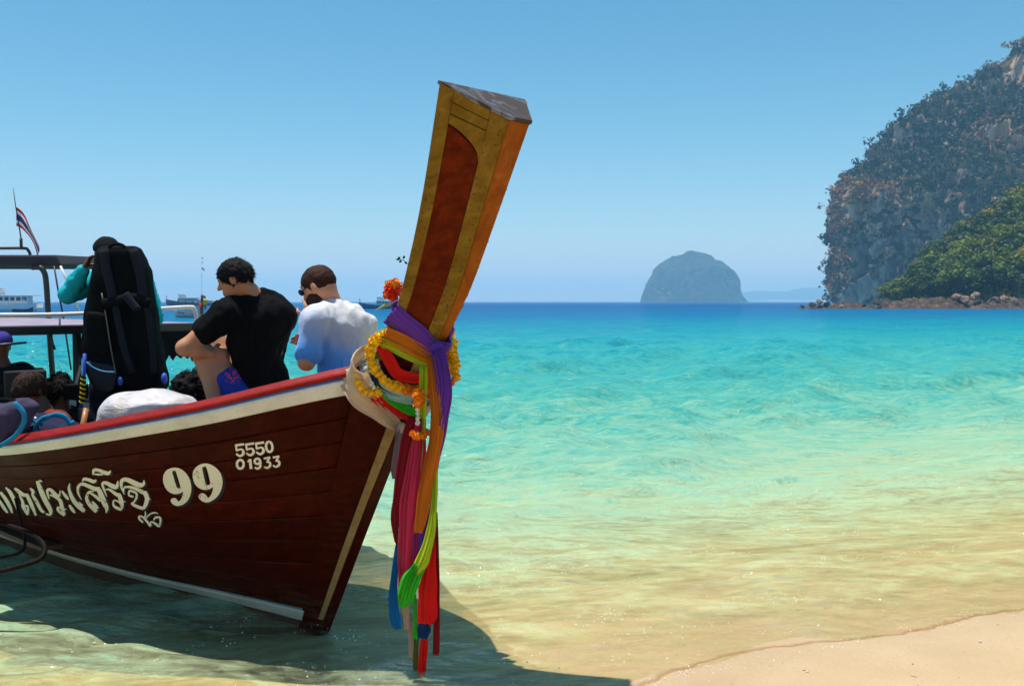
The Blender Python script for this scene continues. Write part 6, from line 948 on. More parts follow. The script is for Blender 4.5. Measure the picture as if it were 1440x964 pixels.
mb = MB(); pk = hc + Mh[:, 0] * .09 + Mh[:, 2] * .045 - o0; mb.prism([tuple(pk + Mh[:, 1] * .075), tuple(pk + Mh[:, 0] * .075 + Mh[:, 1] * .05 - Mh[:, 2] * .02), tuple(pk + Mh[:, 0] * .075 - Mh[:, 1] * .05 - Mh[:, 2] * .02), tuple(pk - Mh[:, 1] * .075)], [tuple(pk + Mh[:, 1] * .075 + A_([0, 0, .008])), tuple(pk + Mh[:, 0] * .075 + Mh[:, 1] * .05 - Mh[:, 2] * .012), tuple(pk + Mh[:, 0] * .075 - Mh[:, 1] * .05 - Mh[:, 2] * .012), tuple(pk - Mh[:, 1] * .075 + A_([0, 0, .008]))]); mb.build('cap_peak', bpy.data.materials['cap_black'], root, False)
# --- people sitting low in the hull: heads and shoulders show above the rail
def sitter(label, hpx, hY, fwd, sc_, hairm, skinm, shirtm, shp, hairkw={}, lean=(0, 0), cap=None):
    hc = T(*hpx, hY); o0 = A_([hc[0] + lean[0], hc[1] + lean[1], max(.20, hc[2] - .74)]); root = empty('person', label, 'person', None, tuple(o0)); M = frame(fwd); g = A_([fwd[0], fwd[1], 0]); g = g / np.linalg.norm(g); Mb = frame(g); l = Mb[:, 1]
    nb = hc + A_([lean[0] * .35, lean[1] * .35, -.16]); ch = hc + A_([lean[0] * .75, lean[1] * .75, -.32]); pv_ = o0 + A_([0, 0, .10])
    B = Body(.012, .03); head(B, hc, M, sc_); B.chain([hc - M[:, 2] * .05 - M[:, 0] * .02, nb], [.052, .06]); B.chain([nb, ch, pv_], [.08, .13, .13]); S = Body(.012, .05); S.chain([ch, pv_], [.155, .155])
    for e in (-1, 1):
        sh_ = nb + l * e * .17 + A_([0, 0, -.05]); el = sh_ + g * .10 + l * e * .05 + A_([0, 0, -.24]); wr = el + g * .20 - l * e * .07 + A_([0, 0, .02]); B.chain([sh_, el, wr], [.055, .042, .027]); hand(B, wr, g - l * e * .3, (0, 0, -1), .6); S.chain([nb + A_([0, 0, -.05]), sh_, (sh_ + el) / 2], [.09, .078, .070])
        hp = pv_ + l * e * .10; kn = hp + g * .36 + A_([0, 0, .22]); an = kn + g * .06 + A_([0, 0, -.30]); an[2] = max(an[2], .24); B.chain([hp, kn, an], [.09, .062, .04]); B.cone(an, an + g * .12 + A_([0, 0, -.015]), .034, .024)
    B.mesh('body', skinm, root, origin=o0); S.mesh('shirt', shirtm, root, wrinkle(), origin=o0)
    S = Body(.013, .05); S.ell(pv_, (.14, .19, .12), Mb)
    for e in (-1, 1): hp = pv_ + l * e * .10; S.chain([hp, hp + (g * .36 + A_([0, 0, .22])) * .8], [.11, .09])
    S.mesh('shorts', bpy.data.materials['trousers_dark'], root, origin=o0)
    if cap: 
        S = Body(.008, .02); S.ell(hc + A_([0, 0, .03]), (.114, .094, .092), M); S.mesh('cap', cap, root, None, lambda P: -((P - hc) @ M[:, 2] - .012), o0)
    else: hair('hair', hc, M, hairm, root, o0, sc_, **hairkw)
M_DSH = mat_cloth('shirt_dark', (.012, .012, .015), 20, .85, .1, 0)
sitter('curly dark haired person whose head shows between the white bag and the bent knee', (268, 551), 6.25, (-.75, -.35, -.45), .98, M_HB, M_SK3, M_DSH, 0, dict(tilt=.5, low=-.05, grow=1.22, rough=.022, fq=38, res=.008), (.03, .06))
sitter('dark haired person in rust brown T-shirt bending over the blue strapped bags', (42, 549), 6.45, (-.45, -.75, -.55), 1.0, hair_mat('hair_dark_brown', (.028, .012, .007)), M_SK3, mat_cloth('tshirt_rust', (.17, .035, .015), 20, .85, .1, 0), 0, dict(tilt=.45, low=-.03, grow=1.10, rough=.006), (.16, .10))
sitter('person with black curly hair seated behind the one in rust brown', (84, 550), 7.1, (-.3, .8, -.3), .95, M_HB, M_SK3, M_DSH, 0, dict(tilt=.5, low=-.05, grow=1.2, rough=.022, fq=38, res=.008), (.02, -.03))
sitter('person in violet blue cap at the edge of the boat canopy', (-4, 486), 6.9, (-.8, .5, -.1), 1.0, M_HB, M_SK3, M_DSH, 0, {}, (.02, .03), mat_cloth('cap_violet', (.07, .05, .30), 30, .85, .1, 0))
# ================================================================ luggage
def px_loft(name, rows_, Yd, depth, mat, parent, origin, n=28, pw_=3.2, lean=0.0, lump=.0, seed=1):
    """a soft bag: rows (y, x left, x right, share of depth) seen at distance Yd"""
    q = catmull(rows_, 4); V = []
    for y, xl, xr, dd in q:
        c = T((xl + xr) / 2, y, Yd); hw = (xr - xl) / 2 / 1400 * Yd; hd_ = depth / 2 * dd
        for k in range(n):
            a = 2 * math.pi * k / n; ca, sa = math.cos(a), math.sin(a); e = 2 / pw_
            V.append(c - origin + A_([hw * np.sign(ca) * abs(ca) ** e, hd_ * np.sign(sa) * abs(sa) ** e + hd_ * .2, 0]))
    V = A_(V); 
    if lump: V = V + (fbm(V * 9, 3, seed) * lump)[:, None] * A_([.5, 1, .4])
    F_ = grid_faces(len(q), n, 0, True) + [tuple(range(n - 1, -1, -1)), tuple((len(q) - 1) * n + k for k in range(n))]
    return mesh(name, V, [f[::-1] for f in F_], mat, parent)
M_PK = mat_cloth('pack_black', (.005, .005, .006), 40, .8, .1, 0); M_PKG = mat_cloth('pack_grey', (.040, .036, .046), 40, .8, .1, 0); M_PKS = mat_cloth('pack_strap', (.018, .019, .028), 60, .8, .1, 0); M_PKD = mat_cloth('pack_mesh', (.005, .005, .006), 90, .9, 0, 0)
M_PBL = mat_plain('piping_blue', (.02, .26, .52), .5); M_PBP = mat_plain('patch_blue', (.04, .10, .55), .5); M_ZIP = mat_plain('zip_beige', (.20, .16, .13), .5)
o0 = T(175, 552, 6.85); pack = empty('backpack', 'tall black travel backpack with grey straps held up above the white bag', 'backpack', None, tuple(o0))
px_loft('main_body', [(346, 146, 188, .45), (352, 138, 196, .8), (380, 132, 206, 1), (420, 124, 213, 1), (455, 118, 219, 1.05), (490, 116, 225, 1.1), (520, 121, 230, 1.1), (540, 131, 233, 1.0), (550, 146, 228, .7), (553, 160, 215, .45)], 6.95, .30, M_PK, pack, o0, lump=.012)
def strap(pts, wd, mat, parent, origin, name='strap', th=.008, wdir=(1, 0, 0), Yd=6.78):
    P = [T(x, y, Yd + (d[0] if d else 0)) - origin for x, y, *d in pts]; return sash(name, P, [wd * Yd / 1400] * len(P), th, wdir, mat, None, 1, 0.0, 12, None, 4, parent=parent)
strap([(146, 350), (149, 375), (155, 400), (160, 425)], 14, M_PKS, pack, o0, 'shoulder_strap', .018)
strap([(187, 350), (194, 375), (199, 400), (201, 428)], 13, M_PKS, pack, o0, 'shoulder_strap', .018)
px_loft('back_panel', [(350, 154, 186, .4), (356, 153, 189, 1), (395, 158, 194, 1), (418, 163, 196, 1), (424, 168, 192, .4)], 6.80, .04, M_PKD, pack, o0)
strap([(144, 428), (165, 424), (190, 420), (212, 428)], 16, M_PK, pack, o0, 'hip_belt', .02, (0, 0, 1), 6.77)
strap([(176, 413), (184, 424), (194, 436)], 12, M_PKS, pack, o0, 'belt_padding', .022, (1, 0, .6), 6.74)
strap([(162, 430), (168, 460), (176, 495), (186, 524)], 10, M_PKS, pack, o0, 'side_strap', .012, (1, 0, 0), 6.77)
strap([(206, 430), (211, 460), (215, 495), (216, 524)], 9, M_PKS, pack, o0, 'side_strap', .012, (1, 0, 0), 6.77)
strap([(143, 412), (149, 445), (156, 490), (163, 526)], 1.6, M_ZIP, pack, o0, 'zip', .004, (1, 0, 0), 6.775)
px_loft('bottom_panel', [(508, 122, 126, .3), (515, 123, 160, .9), (530, 127, 163, 1), (545, 136, 160, .9), (551, 146, 154, .4)], 6.80, .05, M_PKG, pack, o0)
strap([(122, 509), (132, 517), (146, 522), (162, 523)], 2.2, M_PBL, pack, o0, 'piping', .005, (0, 0, 1), 6.755)
mb = MB(); mb.blob(tuple(T(169, 536, 6.79) - o0), (.018, .008, .030), 10, 8); mb.build('blue_patch', M_PBP, pack)
mb = MB(); mb.blob(tuple(T(231, 532, 6.86) - o0), (.020, .03, .04), 10, 8); mb.build('blue_patch', M_PBP, pack)
px_loft('side_pocket', [(438, 124, 136, .4), (444, 121, 150, 1), (470, 121, 152, 1), (492, 124, 154, 1), (498, 130, 150, .5)], 6.79, .05, M_PK, pack, o0)
mb = MB(); mb.tube([tuple(q) for q in catmull([T(152, 352, 6.85) - o0, T(156, 345, 6.85) - o0, T(166, 343, 6.85) - o0, T(175, 347, 6.85) - o0, T(177, 354, 6.85) - o0], 5)], .012, 8); mb.build('carry_handle', M_PK, pack)
# white plastic bag
def bag_mat():
    t = NT('white_bag'); v = t.coord(); n = t.noise(v, 7, 5, .6, 1.0); col = t.ramp(n, [(.3, (.46, .37, .30)), (.48, (.64, .62, .66)), (.7, (.72, .71, .74))]); p = t.principled(col, .45, .4, 0, t.bump(t.noise(t.coord((1, 1, 3)), 12, 4, .5, 1.5), .5, .015))
    tr = t.n('ShaderNodeBsdfTranslucent'); t.l(col, tr.inputs[0]); mx = t.n('ShaderNodeMixShader'); mx.inputs[0].default_value = .25; t.l(p.outputs[0], mx.inputs[1]); t.l(tr.outputs[0], mx.inputs[2]); return t.done(mx)
o0 = T(205, 608, 5.42); wb = empty('plastic_bag', 'bulging white plastic bag lying on the deck behind the red rail', 'bag', None, tuple(o0))
S = Body(.011, .06); S.ell(T(195, 578, 5.42), (.20, .15, .10)); S.ell(T(228, 574, 5.42), (.18, .14, .095)); S.ell(T(170, 585, 5.42), (.11, .12, .095)); S.ell(T(250, 582, 5.42), (.10, .10, .07)); S.ell(T(205, 600, 5.42), (.24, .15, .06))
S.mesh('bag_body', bag_mat(), wb, lambda P: .034 * np.abs(fbm(P * A_([4.5, 4.5, 9]), 2, 3)) - .010, origin=o0)
mb = MB(); mb.tube([tuple(q) for q in catmull([T(212, 588, 5.28) - o0, T(222, 578, 5.26) - o0, T(233, 578, 5.26) - o0], 4)], [.012] * 9, 8); mb.build('bag_handle', M_PK, wb)
# grey purple daypack hanging over the rail
M_DP = mat_cloth('daypack_purple', (.055, .045, .085), 30, .8, .15, 0); M_BST = mat_cloth('strap_blue', (.015, .19, .38), 50, .7, .1, 0)
o0 = T(15, 620, 4.98); dp = empty('daypack', 'dark purple daypack with blue strap lying over the rail', 'backpack', None, tuple(o0))
S = Body(.011, .05); S.ell(T(2, 588, 5.02), (.12, .10, .085)); S.ell(T(22, 574, 5.06), (.11, .10, .055)); S.ell(T(-18, 606, 4.98), (.12, .10, .08)); S.ell(T(26, 592, 5.06), (.06, .08, .06))
S.mesh('main_body', M_DP, dp, lambda P: .022 * np.abs(fbm(P * 9, 3, 7)) - .007, origin=o0)
strap([(20, 566), (32, 578), (34, 592), (24, 610), (8, 622), (-14, 634)], 7, M_BST, dp, o0, 'strap', .008, (1, .3, .3), 4.86)
strap([(-10, 566), (4, 562), (22, 564)], 6, M_PK, dp, o0, 'carry_handle', .008, (0, 0, 1), 5.0)
# navy bag with bright blue straps
o0 = T(72, 625, 5.3); nb_ = empty('strap_bag', 'navy bag with bright blue webbing loops behind the rail', 'bag', None, tuple(o0))
S = Body(.011, .05); S.ell(T(70, 606, 5.34), (.16, .11, .06)); S.ell(T(50, 598, 5.36), (.09, .1, .07)); S.ell(T(92, 608, 5.30), (.09, .1, .045)); S.mesh('main_body', mat_cloth('bag_navy', (.018, .020, .05), 30, .8, .1, 0), nb_, lambda P: .02 * np.abs(fbm(P * 10, 3, 9)) - .006, origin=o0)
for pts in ([(48, 606), (52, 594), (62, 586), (78, 584), (92, 588), (100, 600)], [(40, 584), (48, 592), (60, 597)], [(64, 588), (76, 582), (90, 584), (99, 594), (104, 592)], [(52, 610), (50, 600), (56, 592), (66, 588)]): strap(pts, 5.5, M_BST, nb_, o0, 'webbing', .006, (.3, .4, 1), 5.2)
for x, y in ((41, 592), (47, 588), (44, 596)): mb = MB(); mb.blob(tuple(T(x, y, 5.24) - o0), (.022, .015, .010), 8, 6, .2); mb.build('pale_tag', M_WHITE, nb_)
# dark case, oar, rope wrapped pole, bracket
mb = MB(); mb.box(tuple(T(34, 545, 7.0)), (.27, .34, .26), .5); o = mb.build('equipment_case', mat_plain('case_black', (.012, .012, .015), .45, .4, .2, 9), None, False, .012); tag(o, 'black square case behind the person in rust brown', 'case')
o0 = T(114, 612, 5.6); mb = MB(); mb.tube([T(112, 625, 5.6), T(116, 602, 5.62), T(121, 574, 5.66)], [.016, .017, .015], 10); o = mb.build('oar_handle', mat_wood('oar_wood', (.36, .12, .03), (.45, .17, .05), (.5, .2, .06), (9, 9, 1), .5, .1)); tag(o, 'short orange brown wooden oar handle standing behind the rail', 'oar')
o0 = T(116, 570, 6.2); rp = empty('marker_pole', 'blue pole wrapped in yellow and black rope beside the tall backpack', 'pole', None, tuple(o0))
mb = MB(); mb.tube([T(114, 572, 6.2) - o0, T(118, 530, 6.2) - o0, T(119, 497, 6.2) - o0], .012, 8); mb.build('shaft', mat_plain('pole_blue', (.02, .05, .42), .5), rp)
for k in range(12):
    y = 530 + k * 3.2; mb = MB(); mb.blob(tuple(T(117.5 - k * .2, y, 6.19) - o0), (.020, .02, .008), 8, 6, 0, Matrix.Rotation(.5, 3, 'Y')); mb.build('rope_turn', bpy.data.materials['marigold_yellow'] if k % 2 else M_PK, rp)
o0 = T(102, 545, 6.6); br_ = empty('engine_bracket', 'grey slanted metal bracket on a black base beside the canopy post', 'bracket', None, tuple(o0))
mb = MB(); mb.prism([T(104, 540, 6.6) - o0, T(109, 540, 6.6) - o0, T(116, 513, 6.6) - o0, T(112, 513, 6.6) - o0], [T(104, 540, 6.65) - o0, T(109, 540, 6.65) - o0, T(116, 513, 6.65) - o0, T(112, 513, 6.65) - o0]); mb.build('arm', mat_plain('bracket_grey', (.16, .17, .19), .4, .5, .2, 8, metal=.4), br_, False)
mb = MB(); mb.box((0, .05, -.03), (.12, .12, .10)); mb.build('base', M_PK, br_, False, .006)
# ================================================================ canopy over our boat
cp = empty('boat_canopy', 'low flat boat canopy with black scalloped valance and white rail', 'canopy', None, tuple(W(-3.25, 0, .7)), -BA_)
CZ = .72                                               # roof height above the canopy's base
M_TARP = mat_cloth('tarp_black', (.010, .010, .012), 20, .8, .05, 0); M_ROOF = mat_plain('roof_grey', (.26, .22, .28), .7, .2, .2, 4); M_PIPE = mat_plain('pipe_dark', (.020, .017, .016), .45, .5, .2, 12); M_PIPEW = mat_plain('pipe_white', (.72, .70, .68), .4, .5, .1, 12)
mb = MB(); mb.box((-2.3, 0, CZ), (4.7, 2.46, .022)); mb.build('roof_sheet', M_ROOF, cp, False, .004)
mb = MB(); mb.box((.055, 0, CZ - .024), (.05, 2.46, .062)); mb.build('front_beam', M_PIPE, cp, False, .006)
for x, y in ((0, 1.2), (0, -1.2), (-2.3, 1.2), (-2.3, -1.2), (-4.5, 1.1), (-4.5, -1.1), (0, .24)):
    mb = MB(); mb.tube([(x, y, -.06), (x, y, CZ - .03)], .018 if y != .24 else .022, 8); mb.build('post', M_PIPE, cp)
ys = np.linspace(.26, 1.235, 85); V = []
for y in ys:
    fr_ = abs(((y * 18) % 1) - .5) * 2; lo_ = CZ - (.150 + .10 * min(1, (y - .2) * 1.1)) - .045 * fr_ * (1 + .4 * math.sin(y * 23)); wv = .014 * math.sin(y * 26)
    for z, dx in ((CZ - .05, 0), (CZ - .12, wv * .5), (lo_, wv), (lo_, wv - .008), (CZ - .12, wv * .5 - .008), (CZ - .05, -.008)): V.append((.09 + dx, y, z))
F_ = grid_faces(len(ys), 6, 0, True); mesh('valance', V, F_, M_TARP, cp, False)
mb = MB(); mb.tube([tuple(q) for q in catmull([(.02, -1.3, CZ + .10), (.02, 0, CZ + .085), (.02, .7, CZ + .115), (.02, 1.10, CZ + .135), (.02, 1.165, CZ + .12), (.02, 1.185, CZ + .05), (.02, 1.185, CZ)], 8)], .017, 10); mb.build('white_rail', M_PIPEW, cp)
for y in (-1.0, .1, .62): mb = MB(); mb.tube([(.02, y, CZ), (.02, y, CZ + .10)], .008, 6); mb.build('rail_bracket', M_PIPEW, cp)
mb = MB(); mb.tube([(.06, .02, CZ - .05), (.07, .03, CZ - .12), (.06, .045, CZ - .16)], [.008, .006, .010], 6); mb.build('hook_cord', M_PIPE, cp)
# steering ring at the edge of the picture
mb = MB(); c = T(8, 484, 6.6); mb.tube([(c[0] + .12 * math.cos(a), c[1] + .12 * math.sin(a), c[2] + .012 * math.cos(a)) for a in np.linspace(0, 6.283, 25)], .008, 8); o = mb.build('rope_ring', M_PIPE); tag(o, 'black hoop beside the person in violet blue cap', 'hoop')
# ================================================================ other boats
def hull_loft(name, st, mat, parent, inner=.04):
    """st: (x, half beam at keel, half beam at rail, z keel, z rail)"""
    q = catmull(st, 4); V = []
    for x, bk, bg_, zk, zr in q: V += [(x, bk, zk), (x, bg_ * .9 + bk * .1, zk + (zr - zk) * .55), (x, bg_, zr), (x, max(0, bg_ - inner), zr), (x, max(0, bg_ - inner) * .9, zk + (zr - zk) * .6), (x, -max(0, bg_ - inner) * .9, zk + (zr - zk) * .6), (x, -max(0, bg_ - inner), zr), (x, -bg_, zr), (x, -(bg_ * .9 + bk * .1), zk + (zr - zk) * .55), (x, -bk, zk)]
    return mesh(name, V, grid_faces(len(q), 10, 0, True) + [tuple(range(9, -1, -1)), tuple((len(q) - 1) * 10 + k for k in range(10))], mat, parent, False)
P_ = lambda n, c, r=.5: bpy.data.materials.get(n) or mat_plain(n, c, r, .4, .12, 1.5, .1)
def bx(name, c, d, mat, parent, bev=.02, rz=0): mb = MB(); mb.box(c, d, rz); return mb.build(name, mat, parent, False, bev)
def tb(name, pts, r, mat, parent, n=7): mb = MB(); mb.tube(pts, r, n); return mb.build(name, mat, parent)
def flag_mesh(name, org, L_, H_, parent, droop=.9, s=1):
    """striped flag hanging from a pole: five bars, each a child"""
    bars = [(0, 1 / 6, 'flag_red', (.55, .012, .02)), (1 / 6, 1 / 3, 'flag_white', (.78, .76, .74)), (1 / 3, 2 / 3, 'flag_blue', (.04, .03, .22)), (2 / 3, 5 / 6, 'flag_white', (.78, .76, .74)), (5 / 6, 1, 'flag_red', (.55, .012, .02))]
    for a, b, m, c in bars:
        V = []; nu = 12
        for i in range(nu):
            t = i / (nu - 1)
            for v_ in (a, b):
                x = L_ * t * (1 - .35 * droop) * s; z = -H_ * v_ * (1 - .45 * t * droop) - L_ * t * t * droop * .9 - L_ * t * .3 * droop; y = .10 * L_ * math.sin(7 * t + 3 * v_) * t
                V.append((org[0] + x, org[1] + y, org[2] + z))
        V += [(x, y + .004 + .006 * L_, z) for x, y, z in V]; n = 2 * nu; F_ = [(2 * i, 2 * i + 2, 2 * i + 3, 2 * i + 1) for i in range(nu - 1)] + [(n + 2 * i, n + 2 * i + 1, n + 2 * i + 3, n + 2 * i + 2) for i in range(nu - 1)]
        mesh(name, V, F_, P_(m, c, .8), parent)
# -- neighbouring boat with the high canopy and flag
ob = A_([-5.9, 10.9, 0]); n2 = empty('canopy_boat', 'moored boat with high dark grey canopy roof and striped flag', 'boat', None, tuple(ob), R(0))
hull_loft('hull', [(-3.4, .3, .75, -.25, .62), (-2, .4, .95, -.3, .52), (0, .4, 1.0, -.3, .48), (.9, .25, .8, -.25, .52), (1.45, .03, .12, -.1, .66)], P_('neighbour_hull', (.08, .04, .03)), n2)
def g2(x, y, Yd=10.5): return tuple(T(x, y, Yd) - ob)
M_CAN = mat_cloth('canopy_grey', (.050, .048, .060), 12, .8, .1, 0)
a, b = T(85, 373, 10.5) - ob, T(79, 358, 10.5) - ob
mb = MB(); xr = a[0]; zt, zb = b[2], a[2]
mb.prism([(-2.9, -.35, zb), (xr, -.35, zb), (xr - .07, -.35, zt), (-2.9, -.35, zt)], [(-2.9, 1.5, zb + .02), (xr - .1, 1.5, zb + .02), (xr - .16, 1.5, zt + .05), (-2.9, 1.5, zt + .05)]); mb.build('canopy_roof', M_CAN, n2, False, .02)
tb('post', [tuple(q) for q in catmull([g2(45, 376), g2(56, 376), g2(62, 382), g2(65, 396), g2(68, 440), g2(72, 500), g2(77, 560)], 6)], .030, M_PIPE, n2)
tb('post', [(xr - .1, 1.4, zb), (xr - .05, 1.4, .45)], .026, M_PIPE, n2); tb('post', [(-2.7, -.3, zb), (-2.7, -.3, .45)], .026, M_PIPE, n2)
tb('stay', [g2(76, 374), g2(82, 410), g2(89, 445), g2(100, 520)], .009, M_PIPE, n2); tb('stay', [g2(85, 374), g2(93, 392), g2(112, 440)], .012, M_PIPEW, n2)
tb('roof_rail', [tuple(q) for q in catmull([g2(-30, 349), g2(0, 349), g2(33, 349), g2(39, 351), g2(43, 358)], 5)], .016, M_PIPE, n2)
tb('flag_pole', [g2(30, 349), g2(29.5, 335)], .016, M_PIPE, n2); tb('flag_pole', [g2(29.5, 335), g2(27, 318), g2(22, 290), g2(18.5, 264)], [.007, .007, .005, .003], M_PIPE, n2)
flag_mesh('flag_bar', g2(22.5, 291), .34, .20, n2, 1.0)
# -- red cloth longtail farther out
o_ = T(262, 446, 100); rl = empty('red_ribbon_longtail', 'pale longtail boat with red cloth on its prow beyond the white rail', 'boat', None, (o_[0] + .9, o_[1], 0), R(-58))
hull_loft('hull', [(-6, .3, .7, -.2, .7), (-3, .4, .95, -.25, .6), (0, .35, .9, -.2, .75), (1.6, .1, .5, -.1, 1.05), (2.2, .02, .08, .3, 1.3)], P_('pale_pink_paint', (.62, .42, .36)), rl)
tb('prow_post', [(1.9, 0, .7), (2.5, 0, 1.5), (2.75, 0, 2.25)], [.12, .12, .14], P_('prow_dark_red', (.16, .02, .015)), rl)
tb('red_cloth', [(2.42, 0, 1.15), (2.5, 0, 1.5), (2.45, 0, 1.0), (2.4, 0, .35)], [.22, .2, .16, .12], C_RED, rl, 9)
bx('roof', (-2.2, 0, 1.75), (3.4, 1.7, .07), P_('roof_dark', (.05, .05, .055)), rl)
for x in (-3.8, -.7):
    for y in (-.75, .75): tb('post', [(x, y, .6), (x, y, 1.73)], .035, M_PIPE, rl)
for k in range(4): bx('side_board', (-.9 - k * .75, -.96, .45), (.45, .03, .16), P_('board_dark', (.06, .05, .06)), rl, .005)
o_ = A_([*T(288, 431, 98)[:2], .85]); pr = empty('person', 'tiny person in yellow on the far longtail boat', 'person', None, tuple(o_)); B = Body(.04, .06); B.cone((0, 0, .45), (0, 0, .85), .20, .18); B.ell((0, 0, 1.22), (.11, .11, .14)); B.cone((0, 0, .95), (0, 0, 1.1), .08, .07)
for e in (-1, 1): B.chain([(e * .2, 0, .85), (e * .32, -.1, .6), (e * .2, -.25, .55)], [.07, .06, .05]); B.chain([(e * .1, 0, .45), (e * .14, -.25, .35), (e * .14, -.2, 0)], [.1, .08, .06])
B.mesh('body', M_SK3, pr); S = Body(.04, .06); S.cone((0, 0, .5), (0, 0, .82), .25, .24); S.mesh('vest', P_('vest_yellow', (.55, .50, .03)), pr)
# -- tour ships near the horizon
def ship(loc, rz, L_, label, hullc, roofc, name='tour_boat', cab=(.5, -.1), mast=None, tint=None, dinghy=False, deck2=True, wins=7):
    r = empty(name, label, 'boat', None, loc, rz); k = L_ / 10
    hull_loft('hull', [(-5 * k, .9 * k, 1.3 * k, -.3 * k, .95 * k), (-2 * k, 1.0 * k, 1.45 * k, -.35 * k, .8 * k), (1.5 * k, .8 * k, 1.35 * k, -.3 * k, .95 * k), (3.8 * k, .3 * k, .9 * k, -.2 * k, 1.3 * k), (5 * k, .02 * k, .1 * k, .3 * k, 1.6 * k)], hullc, r)
    bx('deck', (-.8 * k, 0, .86 * k), (7.4 * k, 2.2 * k, .05 * k), P_('deck_grey', (.4, .38, .35)), r)
    c0 = cab[0] * k * 2; cw = 4.6 * k; cb = bx('cabin', (c0 - 1.2 * k, 0, 1.35 * k), (cw, 2.0 * k, .95 * k), tint or P_('boat_white', (.74, .75, .76)), r, .05 * k)
    for s_ in (-1, 1):
        for q in range(wins): bx('window', (c0 - 1.2 * k - cw / 2 + cw * (q + .5) / wins, s_ * 1.005 * k, 1.48 * k), (cw / wins * .72, .03 * k, .42 * k), P_('boat_glass', (.02, .03, .05), .15), cb, .01 * k)
    bx('roof', (c0 - 1.4 * k, 0, 1.90 * k), (cw + 1.3 * k, 2.3 * k, .09 * k), roofc, r, .03 * k)
    if deck2:
        bx('wheelhouse', (c0 + .3 * k, 0, 2.3 * k), (1.5 * k, 1.6 * k, .72 * k), P_('boat_white', (.74, .75, .76)), r, .05 * k); bx('wheelhouse_roof', (c0 + .2 * k, 0, 2.72 * k), (2.1 * k, 1.9 * k, .07 * k), roofc, r, .02 * k)
    for x in (-4.6, -3.6, -2.6, 2.6, 3.4, 4.2):
        for s_ in (-1, 1): tb('stanchion', [(x * k, s_ * (1.2 if x < 0 else 1.2 - (x - 2) * .35) * k, .85 * k), (x * k, s_ * (1.2 if x < 0 else 1.2 - (x - 2) * .35) * k, 1.5 * k)], .02 * k, P_('rail_white', (.7, .7, .7)), r, 5)
    tb('bow_staff', [(4.8 * k, 0, 1.5 * k), (5.0 * k, 0, 2.4 * k)], .025 * k, M_PIPE, r, 5); flag_mesh('flag_bar', (4.98 * k, 0, 2.4 * k), .5 * k, .32 * k, r, .5, -1)
    if mast:
        tb('mast', [(mast[0] * k, 0, 1.9 * k), (mast[0] * k, 0, mast[1] * k)], [.07 * k, .02 * k], P_('mast_grey', (.2, .2, .22)), r, 6); tb('boom', [(mast[0] * k, 0, mast[1] * .6 * k), ((mast[0] - 1.0) * k, 0, mast[1] * .66 * k)], .03 * k, P_('mast_grey', (.2, .2, .22)), r, 5)
        flag_mesh('flag_bar', (mast[0] * k, 0, mast[1] * .80 * k), 1.5 * k, .8 * k, r, .5); bx('pennant', ((mast[0] + .3) * k, 0, mast[1] * .985 * k), (.6 * k, .03 * k, .4 * k), P_('pennant_dark', (.05, .05, .12)), r, 0); bx('pennant', ((mast[0] + .3) * k, 0, mast[1] * .9 * k), (.6 * k, .03 * k, .4 * k), P_('pennant_lime', (.45, .6, .12)), r, 0)
    return r
def sea_pt(x, Yd): return ((x - 720) / 1400 * Yd, Yd, 0)
ship(sea_pt(-6, 165), R(188), 14, 'white tour boat anchored beyond the canopy posts', P_('boat_white', (.74, .75, .76)), P_('boat_white', (.74, .75, .76)), cab=(-.2, 0))
dh = empty('dinghy', 'small dark dinghy tied beside the white tour boat', 'boat', None, sea_pt(33, 155), R(5)); hull_loft('hull', [(-1.5, .3, .5, -.1, .5), (0, .35, .6, -.15, .42), (1.0, .2, .45, -.1, .55), (1.5, .02, .06, .1, .8)], P_('dinghy_dark', (.02, .02, .03)), dh); bx('thwart', (0, 0, .36), (.25, .9, .04), P_('boat_white', (.74, .75, .76)), dh, .005)
ship(sea_pt(262, 420), R(180), 17, 'long dark hulled tour ship with white cabins near the horizon', P_('ship_dark', (.03, .04, .06)), P_('roof_cream', (.70, .66, .58)), cab=(.3, 0), wins=9)
ship(sea_pt(291, 400), R(-8), 11, 'tour boat with tall flag mast overlapping the long dark hulled ship', P_('ship_dark', (.03, .04, .06)), P_('roof_cream', (.70, .66, .58)), mast=(-1.8, 17.5), deck2=False)
ship(sea_pt(534, 225), R(172), 9.6, 'blue and turquoise tour boat between the white shirted man and the prow', P_('hull_navy', (.02, .09, .24)), P_('roof_turquoise', (.30, .62, .68)), tint=P_('cabin_aqua', (.45, .68, .72)), cab=(-.3, 0))
sb = empty('fishing_boat', 'small dark fishing boat showing behind the prow on the horizon', 'boat', None, sea_pt(641, 330), R(170)); hull_loft('hull', [(-2.6, .5, .8, -.2, .8), (0, .6, .95, -.2, .65), (1.8, .3, .7, -.1, 1.0), (2.6, .02, .08, .3, 1.5)], P_('dinghy_dark', (.02, .02, .03)), sb); bx('cabin', (-1.0, 0, 1.3), (1.7, 1.2, 1.1), P_('cabin_dark', (.05, .05, .07)), sb); bx('roof', (-1.0, 0, 1.9), (2.2, 1.5, .08), P_('roof_dark', (.05, .05, .055)), sb); tb('mast', [(.2, 0, .7), (.2, 0, 3.0)], .04, M_PIPE, sb, 5)

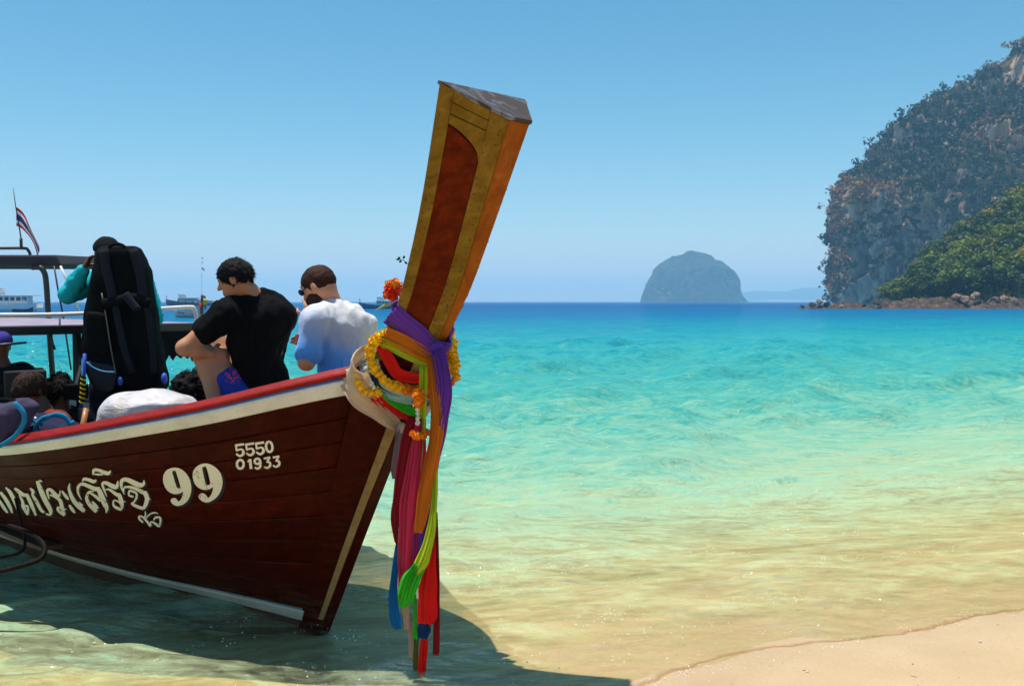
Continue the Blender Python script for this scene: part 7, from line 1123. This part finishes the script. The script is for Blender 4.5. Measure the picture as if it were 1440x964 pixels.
# ================================================================ foam of the small waves, with white bubbles added to give sun glints
def hemi(): 
    mb = MB(); mb.blob((0, 0, 0), 1, 8, 6); return A_(mb.v), mb.f
hv, hf = hemi(); rg = np.random.default_rng(21); V = []; Fq = []
t = NT('foam'); M_FOAM_GLINT = t.done(t.principled((.86, .87, .86), .12, .5))
along = A_([-SHN[1], SHN[0]]) * -1
def foam(u0, su, n, x0, x1, size, clump):
    cs = [(rg.uniform(x0, x1), u0 + rg.normal() * su) for _ in range(clump)]
    for _ in range(n):
        c = cs[rg.integers(clump)]; a = c[0] + rg.normal() * .10; u = c[1] + rg.normal() * .035; P = SH0 + along * a + SHN * u
        r = size * (.25 + rg.random() ** 2 * .75); b = len(V) * len(hv); V.append(hv * r * A_([1, 1, .6]) + A_([P[0], P[1], .004 + .2 * r])); Fq.extend([tuple(i + b for i in f) for f in hf])
foam(.9, .25, 420, -2.2, 3.0, .0045, 26); foam(1.7, .3, 260, -2.5, 3.2, .005, 18); foam(.45, .12, 220, -2.0, 3, .0045, 22); foam(2.6, .35, 140, -1.0, 3.6, .005, 12); foam(1.0, .2, 140, -2.4, -.9, .005, 6); foam(.10, .03, 500, -.6, 3.2, .0032, 60)
fo2 = cloud = mesh('foam_glints', np.concatenate(V), Fq, M_FOAM_GLINT); tag(fo2, 'white foam and bubbles added for sun glints on the shallow water', 'foam', kind='stuff')

V = []; Fq = []; M_PEB = mat_plain('shell_bits', (.52, .42, .32), .7, .2, .5, 30)
for _ in range(260):
    a = rg.uniform(-1.0, 3.4); u = -rg.random() ** 1.6 * 1.5 + .05; P = SH0 + along * a + SHN * u; r = .002 + .005 * rg.random() ** 3; b = len(V) * len(hv)
    V.append(hv * r * A_([1.2, .9, .45]) + A_([P[0], P[1], float(bed_z(np.array(P[0]), np.array(P[1]))) + .3 * r])); Fq.extend([tuple(i + b for i in f) for f in hf])
o = mesh('shell_grit', np.concatenate(V), Fq, M_PEB); tag(o, 'tiny shell bits and grit strewn over the wet sand', 'grit', kind='stuff')
